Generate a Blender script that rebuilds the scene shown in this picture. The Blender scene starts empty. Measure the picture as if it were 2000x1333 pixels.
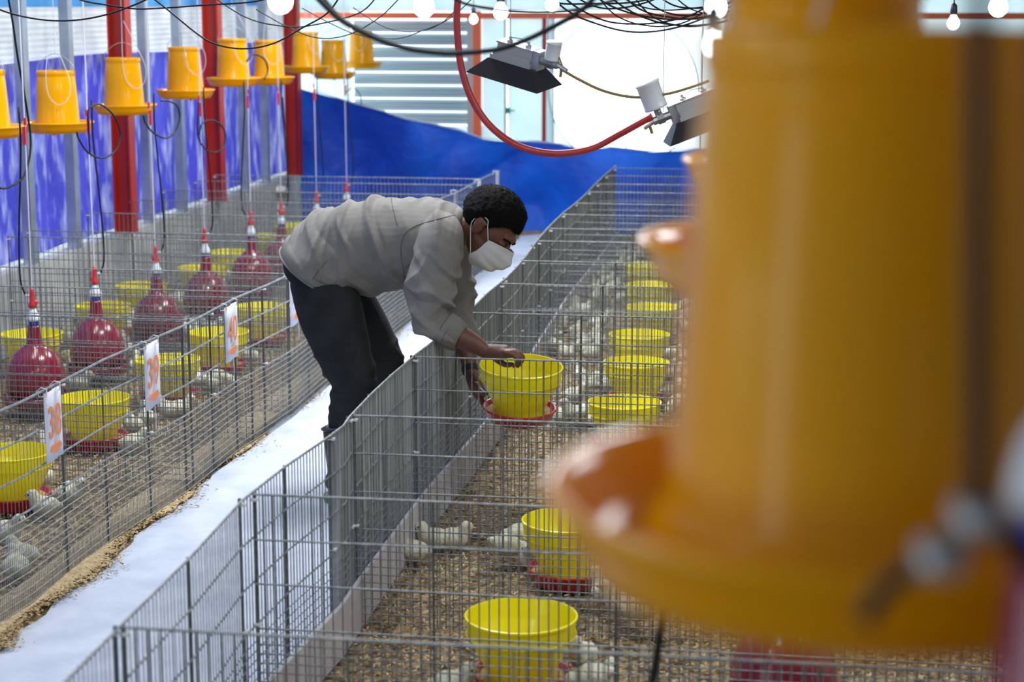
import bpy, bmesh, math, random
from mathutils import Vector, Matrix, noise
random.seed(7)
PI = math.pi
sc = bpy.context.scene
COL = sc.collection

# ------------------------------------------------------------------ camera, world, light, exposure
FPX, CX, CY, CAMZ = 3600.0, 1000.0, 666.5, 1.76
PITCH = math.atan(661 / FPX)
YAW = math.atan(550 * math.cos(PITCH) / FPX)
cam_d = bpy.data.cameras.new('camera')
cam = bpy.data.objects.new('camera', cam_d)
COL.objects.link(cam)
cam.location = (0, 0, CAMZ)
cam.rotation_euler = (PI / 2 - PITCH, 0, YAW)
cam_d.sensor_width = 36
cam_d.lens = 36 * FPX / 2000
cam_d.clip_start = 0.05
cam_d.dof.use_dof = True
cam_d.dof.focus_distance = 6.2
cam_d.dof.aperture_fstop = 3.6
sc.camera = cam
sc.view_settings.view_transform = 'Standard'
sc.view_settings.look = 'None'
sc.view_settings.gamma = 1
sc.view_settings.use_curve_mapping = False
sc.view_settings.exposure = -0.5
w = bpy.data.worlds.new('world')
sc.world = w
w.use_nodes = True
w.node_tree.nodes['Background'].inputs[0].default_value = (0.80, 0.92, 1.0, 1)
w.node_tree.nodes['Background'].inputs[1].default_value = 4.0


def area(name, loc, rot, sx, sy, power, color=(1, 1, 1)):
    l = bpy.data.lights.new(name, 'AREA')
    l.shape = 'RECTANGLE'
    l.size, l.size_y, l.energy, l.color = sx, sy, power, color
    o = bpy.data.objects.new(name, l)
    o.location, o.rotation_euler = loc, rot
    COL.objects.link(o)
    return o


# added unseen fill lights under the ceiling: over aisle, pens and towards the back
for i, (x, y, p, wx, wy) in enumerate([(-1.2, 9.4, 150, 0.9, 1.6), (-1.6, 7.0, 115, 0.5, 0.8), (-3.0, 7.0, 50, 0.5, 1.6),
                                       (1.6, 4.5, 85, 0.5, 2.0), (-2.6, 11.5, 110, 0.6, 1.8), (-0.6, 3.2, 45, 0.5, 1.6),
                                       (-2.2, 1.0, 38, 0.5, 1.6)]):
    area('fill_light', (x, y, 2.93), (0, 0, 0), wx, wy, p, (0.94, 0.97, 1.0))

Fw = Vector((-math.sin(YAW) * math.cos(PITCH), math.cos(YAW) * math.cos(PITCH), -math.sin(PITCH)))
Rt = Vector((math.cos(YAW), math.sin(YAW), 0))
Up = Rt.cross(Fw)
C0 = Vector((0, 0, CAMZ))


def at(px, py, x=None, y=None, z=None):
    """world point seen at a place of the photo, on the plane x=, y= or z="""
    d = Fw + Rt * ((px - CX) / FPX) - Up * ((py - CY) / FPX)
    if x is not None:
        t = x / d.x
    elif y is not None:
        t = y / d.y
    else:
        t = (z - CAMZ) / d.z
    return C0 + d * t


# ------------------------------------------------------------------ materials
def new_mat(name):
    m = bpy.data.materials.new(name)
    m.use_nodes = True
    nt = m.node_tree
    return m, nt, nt.nodes['Principled BSDF']


def N(nt, t, **kw):
    n = nt.nodes.new(t)
    for k, v in kw.items():
        setattr(n, k, v)
    return n


def mat(name, c, rough=0.5, metal=0.0, c2=None, scale=8.0, bump=0.0, bscale=None, stretch=(1, 1, 1), emit=None,
        coat=0.0, spec=0.5, transl=0.0, detail=4.0, lo=0.35, hi=0.65, sss=0.0, alpha=None, bdist=0.01):
    m, nt, b = new_mat(name)
    L = nt.links
    b.inputs['Base Color'].default_value = (*c, 1)
    b.inputs['Roughness'].default_value = rough
    b.inputs['Metallic'].default_value = metal
    b.inputs['Specular IOR Level'].default_value = spec
    b.inputs['Coat Weight'].default_value = coat
    b.inputs['Coat Roughness'].default_value = 0.05
    if sss:
        b.inputs['Subsurface Weight'].default_value = sss
        b.inputs['Subsurface Radius'].default_value = (0.02, 0.012, 0.005)
    if emit:
        b.inputs['Emission Color'].default_value = (*emit[0], 1)
        b.inputs['Emission Strength'].default_value = emit[1]
    tc = N(nt, 'ShaderNodeTexCoord')
    mp = N(nt, 'ShaderNodeMapping')
    mp.inputs['Scale'].default_value = stretch
    L.new(tc.outputs['Object'], mp.inputs['Vector'])
    if c2:
        nz = N(nt, 'ShaderNodeTexNoise')
        nz.inputs['Scale'].default_value = scale
        nz.inputs['Detail'].default_value = detail
        L.new(mp.outputs[0], nz.inputs['Vector'])
        r = N(nt, 'ShaderNodeValToRGB')
        r.color_ramp.elements[0].position = lo
        r.color_ramp.elements[1].position = hi
        r.color_ramp.elements[0].color = (*c, 1)
        r.color_ramp.elements[1].color = (*c2, 1)
        L.new(nz.outputs['Fac'], r.inputs['Fac'])
        L.new(r.outputs[0], b.inputs['Base Color'])
        col = r.outputs[0]
    if bump:
        nb = N(nt, 'ShaderNodeTexNoise')
        nb.inputs['Scale'].default_value = bscale or scale
        nb.inputs['Detail'].default_value = 5
        L.new(mp.outputs[0], nb.inputs['Vector'])
        bp = N(nt, 'ShaderNodeBump')
        bp.inputs['Strength'].default_value = bump
        bp.inputs['Distance'].default_value = bdist
        L.new(nb.outputs['Fac'], bp.inputs['Height'])
        L.new(bp.outputs[0], b.inputs['Normal'])
    if transl:
        out = nt.nodes['Material Output']
        tr = N(nt, 'ShaderNodeBsdfTranslucent')
        tr.inputs['Color'].default_value = (*c, 1)
        if c2:
            L.new(col, tr.inputs['Color'])
        mx = N(nt, 'ShaderNodeMixShader')
        mx.inputs[0].default_value = transl
        L.new(b.outputs[0], mx.inputs[1])
        L.new(tr.outputs[0], mx.inputs[2])
        L.new(mx.outputs[0], out.inputs['Surface'])
    return m


M = {
    'wire': mat('galvanised_wire', (0.14, 0.155, 0.16), 0.5, 0.3, (0.26, 0.28, 0.28), 60),
    'wire_h': mat('galvanised_rod', (0.15, 0.17, 0.18), 0.5, 0.3, (0.32, 0.345, 0.35), 40),
    'wire_p': mat('pale_galvanised_wire', (0.12, 0.13, 0.13), 0.6, 0.1, (0.36, 0.385, 0.38), 14, stretch=(3, 1, 0.1)),
    'post': mat('panel_post', (0.07, 0.08, 0.085), 0.5, 0.3, (0.12, 0.135, 0.14), 30),
    'orange_yellow': mat('amber_yellow_plastic', (0.95, 0.46, 0.0), 0.16, spec=0.3, coat=0.10, transl=0.22),
    'yellow': mat('lemon_yellow_plastic', (0.95, 0.86, 0.0), 0.28, spec=0.4, coat=0.2, transl=0.25),
    'red': mat('red_plastic', (0.50, 0.008, 0.02), 0.22, coat=0.25),
    'darkred': mat('dark_red_plastic', (0.21, 0.006, 0.022), 0.2, coat=0.35),
    'valve_red': mat('valve_red_plastic', (0.62, 0.02, 0.025), 0.3, coat=0.2),
    'blue_ring': mat('blue_plastic', (0.02, 0.06, 0.45), 0.3),
    'clear': mat('milky_plastic', (0.66, 0.70, 0.72), 0.3),
    'string': mat('white_string', (0.62, 0.60, 0.66), 0.8),
    'hose': mat('black_rubber_hose', (0.008, 0.009, 0.011), 0.5, spec=0.25),
    'redhose': mat('red_rubber_hose', (0.42, 0.025, 0.03), 0.35, c2=(0.50, 0.05, 0.05), scale=12),
    'yhose': mat('brown_gas_hose', (0.28, 0.19, 0.05), 0.4),
    'litter': mat('wood_shaving_litter', (0.10, 0.066, 0.030), 0.95, c2=(0.42, 0.31, 0.17), scale=42, detail=8, lo=0.38, hi=0.62, bump=0.9, bscale=60, bdist=0.02, spec=0.1),
    'flake_a': mat('shaving_pale', (0.54, 0.41, 0.22), 0.9, spec=0.1),
    'flake_b': mat('shaving_brown', (0.26, 0.17, 0.075), 0.9, spec=0.1),
    'spill': mat('spilled_litter', (0.40, 0.29, 0.15), 0.95, c2=(0.62, 0.48, 0.28), scale=50, detail=8, bump=0.8, bscale=60, spec=0.1),
    'aisle': mat('white_limed_floor', (0.50, 0.55, 0.67), 0.75, c2=(0.62, 0.67, 0.77), scale=6, detail=8, bump=0.25, bscale=25),
    'board': mat('pale_edging_board', (0.46, 0.43, 0.45), 0.7, c2=(0.56, 0.53, 0.55), scale=9),
    'concrete': mat('kneewall_concrete', (0.32, 0.34, 0.34), 0.9, c2=(0.47, 0.48, 0.47), scale=5, bump=0.3, bscale=30),
    'tarp': mat('blue_tarpaulin', (0.001, 0.04, 0.38), 0.6, c2=(0.0, 0.13, 0.75), scale=1.1, detail=6, lo=0.4, hi=0.62, bump=0.5, bscale=7, bdist=0.05, transl=0.24),  # brighter blue blotches paint in daylight showing through the screen
    'tarp_l': mat('violet_blue_sheeting', (0.055, 0.060, 0.46), 0.35, c2=(0.40, 0.42, 0.70), scale=9, stretch=(1, 1.2, 0.5), detail=10, lo=0.47, hi=0.72, bump=0.8, bscale=12, bdist=0.03, transl=0.3),  # pale crinkle tone puts light coming through the sheeting into its colour
    'corr': mat('white_corrugated_sheet', (0.50, 0.51, 0.53), 0.5, c2=(0.62, 0.63, 0.64), scale=6, transl=0.3),
    'lblue': mat('pale_blue_sheet', (0.14, 0.46, 0.76), 0.5, transl=0.4),
    'stud': mat('grey_steel_stud', (0.25, 0.30, 0.37), 0.4, 0.5, (0.40, 0.45, 0.52), 6),
    'redpost': mat('red_painted_steel', (0.42, 0.018, 0.008), 0.45),
    'orange': mat('orange_red_painted_steel', (0.80, 0.14, 0.05), 0.45, transl=0.0),
    'bwall': mat('pale_cladding', (0.72, 0.82, 0.83), 0.6, c2=(0.80, 0.88, 0.88), scale=3, transl=0.6),
    'slat': mat('grey_blue_shutter_slat', (0.42, 0.52, 0.55), 0.4, 0.3),
    'white': mat('white_plastic', (0.74, 0.75, 0.72), 0.45),
    'green': mat('green_valve', (0.02, 0.30, 0.18), 0.4),
    'ceiling': mat('ceiling_sheet', (0.55, 0.58, 0.62), 0.8),
    'bulb': mat('lit_bulb_glass', (1, 1, 1), 0.3, emit=((0.92, 0.97, 1.0), 22)),
    'metal': mat('cast_metal', (0.36, 0.37, 0.38), 0.35, 0.7, (0.52, 0.53, 0.54), 20),
    'metal_l': mat('sheet_metal', (0.42, 0.43, 0.42), 0.45, 0.25),
    'black': mat('black_enamel', (0.012, 0.013, 0.017), 0.4),
    'skin': mat('brown_skin', (0.115, 0.042, 0.022), 0.5, c2=(0.15, 0.058, 0.030), scale=14, bump=0.15, bscale=90, bdist=0.002, sss=0.06),
    'hair': mat('black_hair', (0.004, 0.0035, 0.0035), 0.8, spec=0.12),
    'shirt': mat('grey_beige_cotton', (0.185, 0.176, 0.163), 0.85, c2=(0.215, 0.204, 0.188), scale=20, bump=0.35, bscale=220, bdist=0.001, spec=0.2),
    'seam': mat('shirt_seam', (0.13, 0.125, 0.118), 0.9, spec=0.1),
    'trousers': mat('charcoal_trousers', (0.016, 0.018, 0.020), 0.85, c2=(0.026, 0.028, 0.030), scale=12, bump=0.3, bscale=150, bdist=0.002, spec=0.2),
    'boot': mat('black_rubber_boot', (0.02, 0.02, 0.022), 0.35),
    'sole': mat('green_boot_sole', (0.05, 0.20, 0.07), 0.5),
    'mask': mat('white_face_mask', (0.60, 0.59, 0.61), 0.8, bump=0.2, bscale=60, bdist=0.002),
    'eye': mat('dark_eye', (0.02, 0.012, 0.01), 0.2),
    'stripe': mat('dark_strap', (0.01, 0.012, 0.02), 0.4),
    'chick': mat('cream_down', (0.54, 0.52, 0.37), 0.95, c2=(0.68, 0.66, 0.54), scale=30, bump=0.9, bscale=120, bdist=0.006, spec=0.1),
    'beak': mat('chick_beak', (0.62, 0.33, 0.10), 0.5),
    'paper': mat('white_card', (0.72, 0.73, 0.84), 0.7),
    'ink': mat('orange_ink', (0.85, 0.30, 0.13), 0.8),
    'feed': mat('crumbled_feed', (0.36, 0.22, 0.06), 0.95, c2=(0.58, 0.40, 0.14), scale=90, bump=0.6, bscale=120),
}


# ------------------------------------------------------------------ builders
def mesh_obj(name, bm, m, parent=None, smooth=False, loc=None):
    me = bpy.data.meshes.new(name)
    bm.normal_update()
    bm.to_mesh(me)
    bm.free()
    for x in (m if isinstance(m, (list, tuple)) else [m]):
        me.materials.append(x)
    if smooth:
        me.polygons.foreach_set('use_smooth', [True] * len(me.polygons))
    o = bpy.data.objects.new(name, me)
    COL.objects.link(o)
    if parent:
        o.parent = parent
    if loc:
        o.location = loc
    return o


def thing(name, label, cat, loc=(0, 0, 0), rz=0.0, group=None):
    o = bpy.data.objects.new(name, None)
    o.empty_display_size = 0.05
    COL.objects.link(o)
    o.location = loc
    o.rotation_euler = (0, 0, rz)
    return tag(o, label, cat, group)


def tag(o, label, cat, group=None):
    o['label'] = label
    o['category'] = cat
    if group:
        o['group'] = group
    return o


def structure(o):
    o['kind'] = 'structure'
    return o


def empty_struct(name, loc=(0, 0, 0)):
    o = bpy.data.objects.new(name, None)
    COL.objects.link(o)
    o.location = loc
    return structure(o)


def copy_tree(src, loc=None, rz=None, label=None, group=None, parent=None):
    c = src.copy()
    COL.objects.link(c)
    if parent is not None:
        c.parent = parent
    if loc is not None:
        c.location = loc
    if rz is not None:
        c.rotation_euler = (0, 0, rz)
    if label:
        c['label'] = label
    if group:
        c['group'] = group
    elif 'group' in c and label:
        pass
    for ch in KIDS.get(src.name, []):
        copy_tree(ch, parent=c)
    return c


KIDS = {}


def freeze(root):
    """remember the children of a prototype so that copying needs no scene scan"""
    def rec(o):
        KIDS[o.name] = [k for k in COL.objects if k.parent == o]
        for k in KIDS[o.name]:
            rec(k)
    rec(root)
    return root


def box(bm, c, s, rot=None):
    r = bmesh.ops.create_cube(bm, size=1)
    for v in r['verts']:
        v.co = Vector((v.co.x * s[0], v.co.y * s[1], v.co.z * s[2]))
        if rot is not None:
            v.co = rot @ v.co
        v.co += Vector(c)
    return r['verts']


def frame(t):
    t = t.normalized()
    a = Vector((0, 0, 1)) if abs(t.z) < 0.9 else Vector((0, 1, 0))
    u = t.cross(a).normalized()
    return u, u.cross(t).normalized()


def tube(bm, pts, r, n=6, caps=True):
    pts = [Vector(p) for p in pts]
    rr = r if isinstance(r, (list, tuple)) else [r] * len(pts)
    rings = []
    u = None
    for i, p in enumerate(pts):
        t = (pts[min(i + 1, len(pts) - 1)] - pts[max(i - 1, 0)]).normalized()
        if u is None:
            u, _ = frame(t)
        u = (u - t * u.dot(t)).normalized()
        v = t.cross(u)
        rings.append([bm.verts.new(p + (u * math.cos(2 * PI * k / n) + v * math.sin(2 * PI * k / n)) * rr[i]) for k in range(n)])
    for a, b in zip(rings, rings[1:]):
        for k in range(n):
            bm.faces.new((a[k], a[(k + 1) % n], b[(k + 1) % n], b[k]))
    if caps:
        bm.faces.new(rings[0][::-1])
        bm.faces.new(rings[-1])


def spline(pts, n=8):
    P = [Vector(p) for p in pts]
    P = [P[0] * 2 - P[1]] + P + [P[-1] * 2 - P[-2]]
    out = []
    for i in range(1, len(P) - 2):
        for k in range(n):
            t = k / n
            a, b, c, d = P[i - 1], P[i], P[i + 1], P[i + 2]
            out.append(0.5 * ((2 * b) + (c - a) * t + (2 * a - 5 * b + 4 * c - d) * t * t + (3 * b - a - 3 * c + d) * t ** 3))
    out.append(P[-2])
    return out


def lathe(bm, prof, n=40, cx=0, cy=0, cz=0, close=False):
    rings = []
    for r, z in prof:
        if r < 1e-5:
            rings.append([bm.verts.new((cx, cy, cz + z))])
        else:
            rings.append([bm.verts.new((cx + r * math.cos(2 * PI * k / n), cy + r * math.sin(2 * PI * k / n), cz + z)) for k in range(n)])
    prs = list(zip(rings, rings[1:]))
    if close:
        prs.append((rings[-1], rings[0]))
    for a, b in prs:
        if len(a) == 1 and len(b) == 1:
            continue
        for k in range(n):
            j = (k + 1) % n
            if len(a) == 1:
                bm.faces.new((a[0], b[j], b[k]))
            elif len(b) == 1:
                bm.faces.new((a[k], a[j], b[0]))
            else:
                bm.faces.new((a[k], a[j], b[j], b[k]))


def part(name, m, parent, fn, smooth=False, stuff=False, label=None):
    bm = bmesh.new()
    fn(bm)
    o = mesh_obj(name, bm, m, parent, smooth)
    if stuff:
        o['kind'] = 'stuff'
    if label:
        o['label'] = label
    return o


def autosmooth(o, ang=40):
    me = o.data
    me.polygons.foreach_set('use_smooth', [True] * len(me.polygons))
    bm = bmesh.new()
    bm.from_mesh(me)
    for e in bm.edges:
        if len(e.link_faces) == 2 and e.calc_face_angle(0) > math.radians(ang):
            e.smooth = False
    bm.to_mesh(me)
    bm.free()
    return o


# ------------------------------------------------------------------ floor, walkway
XL, XR = -3.92, 3.2


def grid_plane(bm, x0, x1, y0, y1, z, nx, ny, amp=0.0, fr=6):
    vs = [[bm.verts.new((x0 + (x1 - x0) * i / nx, y0 + (y1 - y0) * j / ny, 0)) for i in range(nx + 1)] for j in range(ny + 1)]
    for row in vs:
        for v in row:
            v.co.z = z + (amp * noise.noise(Vector((v.co.x * fr, v.co.y * fr, 0))) if amp else 0)
    for j in range(ny):
        for i in range(nx):
            bm.faces.new((vs[j][i], vs[j][i + 1], vs[j + 1][i + 1], vs[j + 1][i]))


structure(part('floor', M['litter'], None, lambda bm: grid_plane(bm, XL, XR, -2.5, 15.6, -0.012, 140, 320, 0.008, 9), True))


def walkway_mesh(bm):
    n = 200
    rows = []
    for j in range(n + 1):
        y = -1.0 + 15.0 * j / n
        l = -2.14 + 0.035 * noise.noise(Vector((y * 3, 0, 0))) + 0.03 * noise.noise(Vector((y * 11, 3, 0)))
        rr = -1.262
        if y > 8:
            l += 0.10 * (y - 8) / 6
        rows.append([bm.verts.new((l + (rr - l) * k / 6, y, 0.004 if k else -0.01)) for k in range(7)])
    for a, b in zip(rows, rows[1:]):
        for k in range(6):
            bm.faces.new((a[k], a[k + 1], b[k + 1], b[k]))


structure(part('walkway', M['aisle'], None, walkway_mesh, True))


def flakes(name, n, x0, x1, y0, y1, m, label, size=0.009, seed=1, dens=None, z0=0.0, kind_group=None):
    rnd = random.Random(seed)
    bm = bmesh.new()
    for _ in range(n):
        y = y0 + (y1 - y0) * rnd.random() ** 1.5
        x = dens(rnd, y) if dens else rnd.uniform(x0, x1)
        s = size * rnd.uniform(0.5, 1.5)
        a = rnd.uniform(0, 2 * PI)
        t1, t2 = rnd.uniform(-0.5, 0.5), rnd.uniform(-0.4, 0.4)
        c = Vector((x, y, z0 + s * 0.35))
        u = Vector((math.cos(a), math.sin(a), t1)) * s
        v = Vector((-math.sin(a), math.cos(a), t2)) * s * 0.45
        q = [bm.verts.new(c - u - v), bm.verts.new(c + u - v), bm.verts.new(c + u + v + Vector((0, 0, s * .4))), bm.verts.new(c - u + v)]
        f = bm.faces.new(q)
        f.material_index = 0 if rnd.random() < 0.6 else 1
    o = mesh_obj(name, bm, m)
    o['kind'] = 'stuff'
    tag(o, label, 'litter')
    return o


flakes('wood_shavings', 52000, -1.24, 1.3, 3.2, 9.5, [M['flake_a'], M['flake_b']], 'loose tan wood shavings covering the right hand pen floor', 0.0050, 2)
flakes('wood_shavings', 24000, -3.8, -2.2, 4.8, 10.5, [M['flake_a'], M['flake_b']], 'loose tan wood shavings covering the left hand pen floor', 0.0052, 3)
flakes('spilled_shavings', 9000, 0, 0, 4.6, 12.5, [M['flake_a'], M['flake_b']],
       'tan shavings spilled in a strip outside the left fence along the white walkway', 0.0048, 4,
       dens=lambda r, y: -2.17 + abs(r.gauss(0, 0.030)) * (1 + 0.6 * math.sin(y * 7.4)) + (0.018 * (y - 7) if y > 7 else 0), z0=0.004)


def spill_mesh(bm):
    n = 240
    rows = []
    for j in range(n + 1):
        y = 3.8 + 9.4 * j / n
        l, rr = -2.3, -2.135 + 0.028 * math.sin(y * 7.4) + 0.02 * noise.noise(Vector((y * 14, 0, 5)))
        if y > 8:
            l += 0.1 * (y - 8) / 6
            rr += 0.1 * (y - 8) / 6
        rows.append([bm.verts.new((l, y, 0.003)), bm.verts.new(((l + rr) / 2, y, 0.016)), bm.verts.new((rr, y, 0.0045))])
    for a, b in zip(rows, rows[1:]):
        for k in range(2):
            bm.faces.new((a[k], a[k + 1], b[k + 1], b[k]))


tag(part('litter_ridge', M['spill'], None, spill_mesh, True), 'low ridge of golden litter along the foot of the left fence', 'litter')['kind'] = 'stuff'

# ------------------------------------------------------------------ left wall
wl = empty_struct('wall_left')
WX = -3.92
part('kneewall', M['concrete'], wl, lambda bm: box(bm, (WX - 0.03, 6.7, 0.21), (0.16, 16.4, 0.42)))


def corr(bm, z0, z1, y0, y1, x, pitch, amp, horizontal=True):
    n = int((z1 - z0) / pitch * 6)
    rows = []
    for k in range(n + 1):
        z = z0 + (z1 - z0) * k / n
        dx = amp * math.sin(2 * PI * (z - z0) / pitch)
        rows.append([bm.verts.new((x + dx, y0, z)), bm.verts.new((x + dx, y1, z))])
    for a, b in zip(rows, rows[1:]):
        bm.faces.new((a[0], a[1], b[1], b[0]))


for k in range(7):
    y0 = -1.5 + 2.3 * k
    part('corrugated_sheet', M['corr'], wl, lambda bm: corr(bm, 1.40, 1.74, y0, y0 + 2.32, WX - 0.10 - 0.006 * (k % 2), 0.032, 0.0028), True)
part('upper_sheet', M['lblue'], wl, lambda bm: box(bm, (WX - 0.10, 6.7, 2.37), (0.02, 16.4, 1.26)))
for px, red in [(-60, 0), (62, 0), (150, 0), (240, 1), (297, 0), (362, 0), (420, 1), (486, 0), (527, 0), (574, 1)]:
    p = at(px, 250, x=WX + 0.06)
    if red:
        def hb(bm):
            box(bm, (0, 0, 1.71), (0.10, 0.012, 2.58))
            box(bm, (0.05, 0, 1.71), (0.010, 0.10, 2.58))
            box(bm, (-0.05, 0, 1.71), (0.010, 0.10, 2.58))
        part('red_post', M['redpost'], wl, hb, label='dark red painted steel post').location = (p.x, p.y, 0)
    else:
        def st(bm):
            box(bm, (0.025, 0, 1.71), (0.006, 0.065, 2.58))
            box(bm, (0, -0.03, 1.71), (0.05, 0.006, 2.58))
            box(bm, (0, 0.03, 1.71), (0.05, 0.006, 2.58))
        part('steel_stud', M['stud'], wl, st).location = (p.x - 0.04, p.y, 0)


def cloth(bm, nx, nz, fn):
    vs = [[bm.verts.new(fn(i / nx, j / nz)) for i in range(nx + 1)] for j in range(nz + 1)]
    for j in range(nz):
        for i in range(nx):
            bm.faces.new((vs[j][i], vs[j][i + 1], vs[j + 1][i + 1], vs[j + 1][i]))


def ltarp(u, v):
    y = 1.0 + 13.35 * u
    z = 0.44 + (1.46 - 0.44) * v
    d = 0.018 * noise.noise(Vector((y * 2.2, z * 0.7, 1))) + 0.010 * noise.noise(Vector((y * 9, z * 2.5, 2)))
    return Vector((WX - 0.045 + d, y, z + (0.01 * math.sin(y * 2) if v == 1 else 0)))


tag(part('wall_tarpaulin', M['tarp_l'], None, lambda bm: cloth(bm, 420, 24, ltarp), True),
    'crinkled violet blue plastic sheeting along the left wall behind the posts', 'tarpaulin')

# ------------------------------------------------------------------ back wall (beyond the blue tarpaulin)
BY = 15.6
wb = empty_struct('wall_back')


def bk(px, py):
    return at(px, py, y=BY)


def bpanel(name, m, px0, py0, px1, py1, dy=0.0, th=0.03, smooth=False, label=None):
    a, b = bk(px0, py0), bk(px1, py1)
    return part(name, m, wb, lambda bm: box(bm, ((a.x + b.x) / 2, BY + dy, (a.z + b.z) / 2), (abs(b.x - a.x), th, abs(b.z - a.z))), label=label)


FCX, FCZ = bk(1218, 178).x, bk(1218, 178).z
FR = abs(bk(1365, 178).x - bk(1073, 178).x) / 2


def holed(bm):
    x0, x1, z0, z1 = bk(1075, 300).x - 0.02, bk(1420, 300).x, FCZ - 1.45, bk(1200, 32).z
    n = 72
    ri = [bm.verts.new((FCX + FR * math.cos(2 * PI * k / n), BY, FCZ + FR * math.sin(2 * PI * k / n))) for k in range(n)]
    ro = []
    for k in range(n):
        c, s = math.cos(2 * PI * k / n), math.sin(2 * PI * k / n)
        t = min(((x1 if c > 0 else x0) - FCX) / c if abs(c) > 1e-6 else 9e9, ((z1 if s > 0 else z0) - FCZ) / s if abs(s) > 1e-6 else 9e9)
        ro.append(bm.verts.new((FCX + t * c, BY, FCZ + t * s)))
    for k in range(n):
        j = (k + 1) % n
        bm.faces.new((ri[k], ri[j], ro[j], ro[k]))


part('fan_wall_panel', M['bwall'], wb, holed)
part('fan_ring', M['metal_l'], wb, lambda bm: tube(bm, [(FCX + (FR + .004) * math.cos(a * PI / 36), BY - 0.012, FCZ + (FR + .004) * math.sin(a * PI / 36)) for a in range(73)], 0.006, 6), True)
for px in (1082, 1225, 1372):
    p = bk(px, 160)
    part('fan_guard_bar', M['stud'], wb, lambda bm: box(bm, (p.x, BY - 0.03, 1.3), (0.012, 0.012, 1.7)))
for (a, b, cc, d) in [(942, 36, 988, 470), (993, 36, 1063, 470), (1067, 36, 1078, 470)]:
    bpanel('cladding_panel', M['bwall'], a, b, cc, d)
bpanel('cladding_panel', M['bwall'], 1420, -120, 2700, 470)
bpanel('cladding_panel', M['bwall'], 200, -120, 690, 470, 0.02)
bpanel('upper_cladding', M['bwall'], 200, -300, 1420, 22, -0.03)
bpanel('cladding_panel', M['bwall'], 690, 245, 942, 470, 0.045)
bpanel('orange_column', M['orange'], 927, 22, 943, 470, -0.06, 0.06, label='bright orange painted steel column')
bpanel('shutter_jamb', M['metal_l'], 914, 30, 927, 470, -0.04, 0.04)
bpanel('slender_column', M['redpost'], 1061, 30, 1067, 470, -0.05, 0.03)
bpanel('cross_beam', M['orange'], 540, 24, 2300, 38, -0.10, 0.06, label='orange red steel cross beam')
p = bk(990, 200)
part('drop_pipe', M['metal_l'], wb, lambda bm: tube(bm, [(p.x, BY - 0.08, 0.4), (p.x, BY - 0.08, 2.0)], 0.009, 8), True)
p = bk(996, 215)
part('pipe_valve', M['green'], wb, lambda bm: (box(bm, (p.x, BY - 0.09, p.z), (0.03, 0.03, 0.05)), box(bm, (p.x + .03, BY - 0.1, p.z), (0.05, 0.012, 0.012))), label='small green valve')
# louvred shutter: each slat of its own
x0, x1 = bk(690, 100).x, bk(914, 100).x
zt, zb = bk(800, 40).z, bk(800, 245).z
ns = 8
pitch = (zt - zb) / ns
for k in range(ns):
    z = zt - pitch * (k + 0.5)

    def slat(bm):
        prof = [(-0.028, pitch * 0.52), (-0.012, pitch * 0.36), (-0.020, pitch * 0.10), (0.0, 0), (-0.010, -pitch * 0.16), (0.026, -pitch * 0.38)]
        rows = [[bm.verts.new((x0, BY - dy, z + dz)), bm.verts.new((x1, BY - dy, z + dz))] for dy, dz in prof]
        for a, b in zip(rows, rows[1:]):
            bm.faces.new((a[0], a[1], b[1], b[0]))
    part('shutter_slat', M['slat'], wb, slat)

wr = structure(part('wall_right', M['ceiling'], None, lambda bm: box(bm, (XR + 0.05, 6.5, 1.5), (0.1, 18.4, 3.0))))
structure(part('wall_front', M['ceiling'], None, lambda bm: box(bm, (-0.35, -2.6, 1.5), (7.2, 0.1, 3.0))))
structure(part('ceiling', M['ceiling'], None, lambda bm: box(bm, (-0.35, 6.5, 3.03), (7.3, 18.4, 0.06))))

# ------------------------------------------------------------------ blue tarpaulin screen
TY = 14.2
top_px = [(530, 164), (565, 168), (620, 180), (700, 205), (800, 232), (900, 256), (940, 270), (1000, 276), (1060, 279), (1130, 286), (1200, 289), (1270, 297), (1300, 293), (1370, 292), (1500, 300), (1800, 296), (2300, 290)]
tops = [at(a, b, y=TY) for a, b in top_px]
XS0, XS1 = max(tops[0].x, -3.825), tops[-1].x


def tarp_top(x):
    for a, b in zip(tops, tops[1:]):
        if x <= b.x:
            t = (x - a.x) / (b.x - a.x)
            return a.z + (b.z - a.z) * t
    return tops[-1].z


def btarp(u, v):
    x = XS0 + (XS1 - XS0) * u
    zt_ = tarp_top(x)
    z = zt_ * v
    k = Vector((x, z, 0))
    # creases that run from the tie points and hang down
    d = 0.20 * noise.noise(Vector((x * 1.3 + z * 0.9, z * 0.6, 4)))
    d += 0.09 * (1 - abs(noise.noise(Vector((x * 1.2 - z * 1.6, (x + z) * 0.4, 9)))) * 3)
    d += 0.018 * noise.noise(Vector((x * 4 + z * 2.5, z * 1.4, 7)))
    hem = 0.012 * math.sin(x * 9) if v > 0.97 else 0
    d *= min(1.0, 0.15 + u * 12)
    xe = x
    return Vector((xe, TY + d * (0.3 + 0.7 * math.sin(PI * min(v, 0.97))), z + hem))


tag(part('blue_tarpaulin', M['tarp'], None, lambda bm: cloth(bm, 260, 60, btarp), True),
    'bright blue tarpaulin screen hung across the far end of the pens', 'tarpaulin')
t = thing('tarpaulin_line', 'thin cord along the top edge of the blue screen', 'cord')
part('cord', M['string'], t, lambda bm: tube(bm, [p + Vector((0, -0.035, 0.008)) for p in tops if p.x > -3.8], 0.004, 5))

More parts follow.
